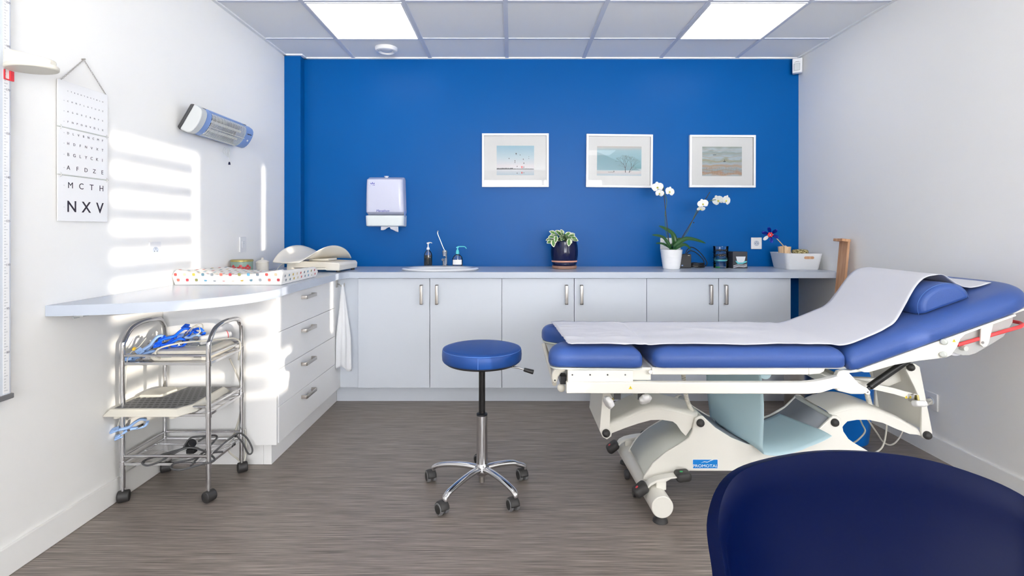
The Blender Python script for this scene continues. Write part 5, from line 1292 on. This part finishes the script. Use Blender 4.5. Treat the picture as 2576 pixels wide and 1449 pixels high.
obj('cup', lathe(BM(), [(.030, 0), (.032, .003), (.044, .135), (.045, .150), (.041, .150), (.030, .01), (.002, .009)], (cx_, cy_, ZT+.012), 20), 'pale_wood', t, smooth=40)
r = random.Random(8)
for i in range(10):
    a = r.uniform(0, 6.28); q_ = r.uniform(.005, .03); x, y = cx_+q_*math.cos(a), cy_+q_*math.sin(a)
    b = BM(); TT = Matrix.Translation((x, y, ZT+.03)) @ Matrix.Rotation(a, 4, 'Z'); prism(b, rrect(-.008, .008, 0, r.uniform(.132, .142), .0075, 4), -.0008, .0008, T=TT); o = obj('wooden_spatula', b, 'pale_wood')
    tag(o, 'flat wooden spatula standing in the pale cup in the white basket', 'spatula', 'wooden spatulas in the cup')
q_ = P(2018, 637, 3.83); t2 = obj('woven_lid', lathe(BM(), [(.052, 0), (.056, .004), (.056, .020), (.050, .026), (.03, .030), (.002, .030)], (q_.x, 3.86, ZT+.112), 36), 'seed', smooth=45)
tag(t2, 'round mottled beige woven box sticking out of the white basket', 'box')
# pinwheel
hub = P(1938, 590, 3.74)
t = thing('pinwheel', (cx_, cy_, ZT+.04), 'shiny dark blue toy pinwheel leaning out of the white basket', 'pinwheel')
obj('stick', tube(BM(), [(2.022, 3.838, ZT+.06), P(1974, 622, 3.80), P(1945, 590, 3.76)], .0035, 8, smooth=False), 'pale_wood', t, smooth=60)
f = Vector((-.45, -.85, -.1)).normalized(); ex = Vector((0, 0, 1)).cross(f).normalized(); ey = f.cross(ex)
for i in range(6):
    a = R(60*i+15); a2 = a + R(50); b = BM()
    def blade(u, v):
        rr = .052*(math.sin(math.pi*u)**.5)*v + .004; ang = a + (a2-a)*u
        return hub + ex*(rr*math.cos(ang)*1.05) + ey*(rr*math.sin(ang)*1.05) + f*(.014*math.sin(math.pi*u)*v + .010*v)
    surf(b, blade, 10, 6); obj('vane', b, 'pinwheel_blue' if i != 3 else 'heater_grey', t, smooth=180, solid=-.0006)
b = BM()
for i in range(6): a = R(60*i); ball(b, hub + ex*.012*math.cos(a) + ey*.012*math.sin(a) + f*.014, .0075, (1, 1, 1), 10)
fl = obj('red_flower_hub', b, 'red', t, smooth=180); obj('hub_pin', ball(BM(), hub+f*.024, .005, n=10), 'heater_grey', fl, smooth=180)

# wooden infant measuring board leaning on the right wall
t = thing('wooden_measuring_board', (2.20, 3.42, 0), 'wooden L-shaped measuring board leaning against the right wall behind the table', 'measuring board')
top, low = P(2130, 608, 3.42), P(2100, 830, 3.38)
low = Vector((2.10, 3.42, 0.0)); topv = Vector((2.215, 3.44, PZ(607, 3.43)))
ax = (topv-low).normalized(); T = basis(low, (1, -.15, 0), ax); T = Matrix.Translation(low) @ (Vector((0, 0, 1)).rotation_difference(ax)).to_matrix().to_4x4()
LL = (topv-low).length
obj('board', box(BM(), -.008, .008, -.045, .045, 0, LL, T=T), 'wood', t, bevel=.002)
obj('end_stop', box(BM(), -.050, .008, -.05, .045, LL-.004, LL+.014, T=T), 'wood', t, bevel=.002)
# ================================================================ chrome trolley
TX0, TX1, TY0, TY1 = -1.722, -1.342, 2.285, 2.565
t = trolley = thing('chrome_trolley', ((TX0+TX1)/2, (TY0+TY1)/2, 0), 'three-shelf chrome wire trolley on casters standing by the left wall', 'trolley')
for X in (TX0, TX1):
    pts = [(X, TY0, .062), (X, TY0, .40), (X, TY0, .67), (X, TY0+.012, .712), (X, TY0+.045, .752), (X, TY0+.085, .768), (X, (TY0+TY1)/2, .775), (X, TY1-.05, .770), (X, TY1-.018, .745), (X, TY1, .69), (X, TY1, .40), (X, TY1, .062)]
    obj('side_frame', tube(BM(), pts, .0105, 14, 5), 'chrome', t, smooth=60)
def shelf(z):
    b = BM(); zr_ = z+.035
    for y in (TY0, TY1): cyl(b, (TX0, y, zr_), (TX1, y, zr_), .0058, n=12)
    for X in (TX0, TX1): cyl(b, (X, TY0, zr_), (X, TY1, zr_), .0058, n=12)
    for y in (TY0, TY1): box(b, TX0, TX1, y-.0045, y+.0045, z-.006, z+.006)
    for X in (TX0, TX1): box(b, X-.0045, X+.0045, TY0, TY1, z-.006, z+.006)
    o = obj('shelf_frame', b, 'chrome', t, bevel=.001)
    b = BM()
    x = TX0+.012
    while x < TX1-.01: cyl(b, (x, TY0, z+.001), (x, TY1, z+.001), .0011, n=5, caps=False); x += .0066
    for y in (TY0+.07, TY0+.14, TY0+.21): cyl(b, (TX0, y, z-.001), (TX1, y, z-.001), .0022, n=6)
    w_ = obj('wire_mesh', b, 'chrome', o, smooth=60); w_['kind'] = 'stuff'
    for X in (TX0, TX1):
        obj('shelf_clamp', cyl(BM(), (X, TY0, z-.012), (X, TY0, z+.012), .0125, n=16), 'chrome', o, smooth=40)
        obj('shelf_clamp', cyl(BM(), (X, TY1, z-.012), (X, TY1, z+.012), .0125, n=16), 'chrome', o, smooth=40)
SZ = (.168, .385, .612)
for z in SZ: shelf(z)
for X, Y, an in ((TX0, TY0, 25), (TX1, TY0, 65), (TX0, TY1, 30), (TX1, TY1, 35)):
    ax = Vector((math.cos(R(an)), math.sin(R(an)), 0)); fw = Vector((-ax.y, ax.x, 0)); cc = Vector((X, Y, .0255)) - fw*.0 + ax*.004
    cs = obj('caster', cyl(BM(), cc - ax*.022, cc + ax*.022, .0245, n=32), 'rubber', t, bevel=.004)
    obj('caster_cap', lathe(BM(), [(.021, 0), (.019, .004), (.008, .0065), (.001, .007)], (0, 0, 0), 24) if False else cyl(BM(), cc - ax*.0238, cc - ax*.0218, .016, .019, 24), 'rubber', cs, smooth=40)
    obj('caster_stem', cyl(BM(), (X, Y, .045), (X, Y, .068), .007, n=14), 'chrome', cs, smooth=40)

# ---------------------------------------------------------------- top shelf
ZA = SZ[2]+.0035
t = thing('ecg_recorder', (-1.50, 2.44, ZA), 'flat beige medical recorder box lying on the top shelf of the trolley', 'medical device')
T = Matrix.Translation((-1.492, 2.425, ZA)) @ Matrix.Rotation(R(3), 4, 'Z')
b = BM(); prism(b, [(-.115, 0), (.115, 0), (.132, .014), (.130, .034), (.110, .045), (-.110, .045), (-.130, .030), (-.132, .012)], -.110, .120, T=T)
obj('casing', b, 'cream', t, bevel=.006, seg=3)
for a, w_, h_ in ((-.06, .022, .006), (.075, .016, .008)): obj('port', box(BM(), a-w_, a+w_, -.1115, -.108, .016, .016+h_, T=T), 'dark_grey' if a > 0 else 'enamel_grey', t)
obj('port_hole', cyl(BM(), T @ Vector((-.005, -.1115, .026)), T @ Vector((-.005, -.108, .026)), .004, n=14), 'dark_grey', t)
obj('screen_bezel', box(BM(), -.09, .09, -.02, .09, .0455, .047, T=T), 'enamel_grey', t, bevel=.001)
c = P(540, 842, 2.46); A_, B_ = P(505, 852, 2.41), P(545, 832, 2.52)
q0 = Vector((A_.x, 2.40, ZA+.052+.021)); q1 = Vector((q0.x+.085, 2.49, q0.z+.010))
t = thing('gel_bottle', tuple(q0), 'white plastic gel bottle lying on the beige recorder on the trolley', 'bottle')
obj('bottle', cyl(BM(), q0, q1, .021, n=28), 'white_plastic', t, bevel=.007, seg=3)
obj('red_ring', cyl(BM(), q0.lerp(q1, .93), q0.lerp(q1, .955), .0215, n=28), 'red', t, smooth=40)
obj('cap', cyl(BM(), q1, q1+(q1-q0).normalized()*.012, .014, .012, 20), 'white_plastic', t, smooth=40)

def clip(name, o, ang, tilt, L_, mt, lab, grp, spread=.35, roll=0):
    """limb clamp electrode: two long jaws with grips, a spring and a metal contact"""
    t_ = thing(name, tuple(o), lab, 'electrode clamp', grp)
    T = Matrix.Translation(Vector(o)) @ Matrix.Rotation(R(ang), 4, 'Z') @ Matrix.Rotation(R(tilt), 4, 'Y') @ Matrix.Rotation(R(roll), 4, 'X')
    for s_ in (-1, 1):
        pts = [(-L_*.45, 0, s_*.020), (-L_*.25, 0, s_*.013), (0, 0, s_*.006), (L_*.22, 0, s_*.016), (L_*.42, 0, s_*.020), (L_*.55, 0, s_*.006)]
        obj('jaw', tube(BM(), [T @ Vector(p) for p in pts], lambda s: .0115 - .003*abs(s-.3), 10, 5, flat=.6), mt, t_, smooth=60)
        obj('grip_pad', box(BM(), -L_*.50, -L_*.24, -.016, .016, s_*.020-.004, s_*.020+.004, T=T), mt, t_, bevel=.003)
    obj('spring_pin', cyl(BM(), T @ Vector((0, -.015, 0)), T @ Vector((0, .015, 0)), .0058, n=16), 'chrome', t_, smooth=40)
    obj('contact_plate', box(BM(), L_*.18, L_*.40, -.010, .010, -.013, -.010, T=T), 'chrome', t_, bevel=.001)
    return t_
g_ = 'electrode clamps on the trolley'
zt2 = ZA+.046
def PT(a, c_, d): return P(a, c_, d)
clip('electrode_clamp', PT(440, 848, 2.40), 22, -24, .125, 'bright_blue', 'bright blue electrode clamp lying highest on the recorder', g_, roll=25)
clip('electrode_clamp', PT(428, 868, 2.37), 12, -14, .12, 'bright_blue', 'bright blue electrode clamp beneath the highest one, left end curled open', g_, roll=30)
clip('electrode_clamp', PT(487, 832, 2.47), -10, 6, .10, 'bright_blue', 'bright blue electrode clamp partly hidden behind the white gel bottle', g_, roll=30)
clip('electrode_clamp', PT(477, 852, 2.42), 8, -4, .09, 'pale_blue', 'pale blue electrode clamp between the bright blue clamps and the gel bottle', g_, roll=30)
clip('electrode_clamp', PT(378, 870, 2.35), 35, -42, .11, 'pale_blue', 'pale blue electrode clamp standing against the left side of the clamp pile', g_, roll=50)
clip('electrode_clamp', PT(355, 895, 2.33), 20, -12, .12, 'pale_blue', 'pale blue electrode clamp lying lowest on the top shelf wires', g_, roll=60)
zc2 = SZ[1]
clip('electrode_clamp', PT(325, 1077, 2.29), 20, -20, .13, 'pale_blue', 'pale blue electrode clamp dangling below the middle shelf of the trolley', g_, roll=20)
obj('hanging_lead', tube(BM(), [PT(300, 1085, 2.28), PT(297, 1070, 2.28), PT(305, 1048, 2.285), PT(312, 1030, 2.29)], .0022, 8), 'cable_cream', None, smooth=60)
tag(bpy.data.objects['hanging_lead'], 'thin beige lead hanging beside the lowest pale blue clamp', 'cable')
# lead tangle
r = random.Random(12)
t = thing('lead_tangle', tuple(P(420, 870, 2.38)), 'tangle of thin grey and cream electrode leads around the clamps on the trolley', 'cable')
for i in range(9):
    a0, c0 = r.uniform(345, 400), r.uniform(868, 895); pts = [PT(a0, c0, 2.33+r.uniform(0, .05))]
    for k in range(5): a0 += r.uniform(14, 34); c0 += r.uniform(-16, 8); pts.append(PT(min(a0, 500), max(818, c0), 2.36+r.uniform(0, .10)))
    obj('lead', tube(BM(), pts, r.choice((.0014, .0018, .0022)), 6, 5), ('cable_grey', 'cable_cream', 'enamel_grey')[i % 3], t, smooth=60)
for pts in ([(395, 860), (385, 880), (375, 890)], [(470, 838), (485, 822), (500, 822), (503, 835), (495, 842)], [(478, 834), (492, 818), (508, 815), (511, 828)]):
    obj('lead', tube(BM(), [PT(a, c_, 2.40) for a, c_ in pts], .0024, 8), 'cable_cream', t, smooth=60)
obj('lead', tube(BM(), [PT(368, 850, 2.36), PT(350, 872, 2.33), PT(336, 880, 2.31), PT(322, 900, 2.29), PT(318, 930, 2.285), PT(317, 990, 2.285)], .0016, 8), 'cable_cream', t, smooth=60)
obj('lead_tag', cyl(BM(), PT(335, 880, 2.31), PT(339, 875, 2.31), .006, n=12), 'wire_yellow', t, smooth=40)
for a, c_ in ((399, 849), (405, 851)): obj('lead_plug', cyl(BM(), PT(a, c_, 2.38), PT(a+8, c_-2, 2.40), .004, n=10), 'green', t, smooth=40)
# thick cream cable: along the top shelf, over the recorder and down the back of the trolley
cb = [PT(402, 902, 2.30), PT(394, 898, 2.29), PT(392, 885, 2.29), PT(410, 873, 2.30), (P(460, 862, 2.33)), PT(520, 857, 2.36), PT(570, 852, 2.42), PT(592, 852, 2.50), PT(604, 865, 2.53), PT(600, 905, 2.57)]
cab = obj('cream_cable', tube(BM(), cb, .0042, 10), 'cable_cream', smooth=60)
tag(cab, 'cream cable looping over the recorder on the top trolley shelf', 'cable')
cb = [PT(578, 903, 2.54), PT(595, 940, 2.572), PT(606, 975, 2.575), PT(604, 1040, 2.575), PT(590, 1090, 2.575), PT(574, 1130, 2.55), PT(598, 1155, 2.58), PT(612, 1165, 2.58), PT(619, 1130, 2.585), PT(616, 1080, 2.585)]
cab = obj('cream_cable', tube(BM(), cb, .0042, 10), 'cable_cream', smooth=60)
tag(cab, 'cream cable hanging down behind the trolley to the floor by its rear caster', 'cable')

# ---------------------------------------------------------------- middle shelf: floor scale
zs0 = SZ[1]+.004
t = thing('floor_scale', (-1.56, 2.38, zs0), 'beige floor weighing scale with a black dotted mat on the middle trolley shelf', 'weighing scale')
T = Matrix.Translation((-1.535, 2.365, zs0+.014)) @ Matrix.Rotation(R(-1.5), 4, 'X') @ Matrix.Rotation(R(-2), 4, 'Y')
tx0, tx1, ty0, ty1 = -.200, .172, -.165, .18
TXX = Matrix.Translation((-1.56, 2.36, zs0+.014)) @ Matrix.Rotation(R(1.2), 4, 'X')
b = BM()
for (i0, z_) in ((None, 0),): pass
l0 = [(-.195, -.145), (.125, -.145), (.168, -.08), (.168, .19), (-.15, .19), (-.195, .12)]
def ringz(ins, z_): 
    c_ = Vector((-.01, .02)); out_ = []
    for p_ in l0: v_ = Vector(p_); out_.append(b.verts.new(TXX @ Vector((*(c_ + (v_-c_)*(1-ins)), z_))))
    return out_
RR = [ringz(0.0, 0), ringz(0.0, .005), ringz(.10, .028)]
for A, B in zip(RR, RR[1:]):
    for i in range(6): b.faces.new((A[i], A[(i+1) % 6], B[(i+1) % 6], B[i]))
b.faces.new(RR[0]); b.faces.new(RR[-1]); obj('platform', b, 'beige', t, bevel=.002)
mk = [(-.165, -.118), (.105, -.118), (.142, -.065), (.142, .17), (-.02, .17), (-.05, .02), (-.165, .0)]
b = BM(); prism(b, mk, .0275, .030, axis='z', T=TXX); rm = obj('rubber_mat', b, 'wheel_grey', t)
b = BM()
for i in range(12):
    for j in range(10):
        x = -.15+.026*i+(.013 if j % 2 else 0); y = -.108+.028*j
        if x > .132 or (y > .01 and x < -.03) or (x > .10 and y < -.085): continue
        b.faces.new([b.verts.new(TXX @ Vector((x+.0095*math.cos(a), y+.0085*math.sin(a), .0305))) for a in [2*math.pi*k/12 for k in range(12)]])
o = obj('mat_dots', b, 'black', rm); tag(o, kind='stuff')
b = BM(); prism(b, [(-.165, .03), (-.065, .03), (-.045, .12), (-.08, .16), (-.14, .15), (-.18, .10)], .022, .036, axis='z', T=TXX); obj('display_hump', b, 'beige', t, bevel=.006, seg=3)
for a, c_ in ((-.15, -.12), (.09, -.12), (.13, .15), (-.13, .15)): obj('foot', cyl(BM(), TXX @ Vector((a, c_, -.012)), TXX @ Vector((a, c_, .001)), .014, n=18), 'beige', t, smooth=40)

# ---------------------------------------------------------------- bottom shelf: dark mains cable
zb0 = SZ[0]+.006
t = thing('mains_cable', (-1.5, 2.4, zb0), 'dark grey mains cable with its plug coiled on the bottom trolley shelf', 'cable')
def fl(a, c_, lift=0):
    # a point of the shelf plane seen at that place in the photograph
    z = zb0+.004+lift; d = (HZ-z)*F/(c_-HY); return P(a, c_, d)
def cable(pts, r_=.0042): return obj('cable', tube(BM(), pts, r_, 10), 'cable_grey', t, smooth=60)
cable([fl(500, 1128, .02), fl(470, 1125, .03), fl(430, 1140, .02), fl(380, 1152, .0), fl(358, 1163), fl(370, 1171), fl(400, 1162), fl(430, 1145, .02), fl(470, 1127, .035), fl(505, 1131, .02), fl(520, 1140, .01)])
cable([fl(390, 1150, .012), fl(430, 1137, .02), fl(480, 1126, .03), fl(520, 1138, .02), fl(540, 1158), fl(500, 1170), fl(455, 1182, .0), fl(432, 1178), fl(440, 1165), fl(480, 1156), fl(530, 1140, .02), fl(560, 1137, .03)])
cable([fl(500, 1110, .06), fl(520, 1098, .06), fl(540, 1095, .04), fl(545, 1102, .02), fl(525, 1125, .0), fl(500, 1150, .0), fl(480, 1172, .0)])
cable([fl(462, 1125, .03), fl(478, 1103, .06), fl(500, 1098, .07), fl(520, 1097, .06)])
cable([fl(540, 1136, .03), Vector((-1.335, 2.50, .215)), Vector((-1.312, 2.54, .19)), Vector((-1.290, 2.56, .13)), Vector((-1.288, 2.56, .10)), Vector((-1.302, 2.55, .10)), Vector((-1.318, 2.53, .16)), Vector((-1.335, 2.50, .21))])
q = fl(481, 1118, .035)
pl_ = obj('plug', cyl(BM(), q+Vector((-.012, 0, -.008)), q+Vector((.012, -.01, .012)), .018, .020, 20), 'black', t, bevel=.003)
obj('plug_body', box(BM(), q.x-.006, q.x+.030, q.y-.03, q.y+.0, q.z-.032, q.z-.012), 'black', t, bevel=.003)
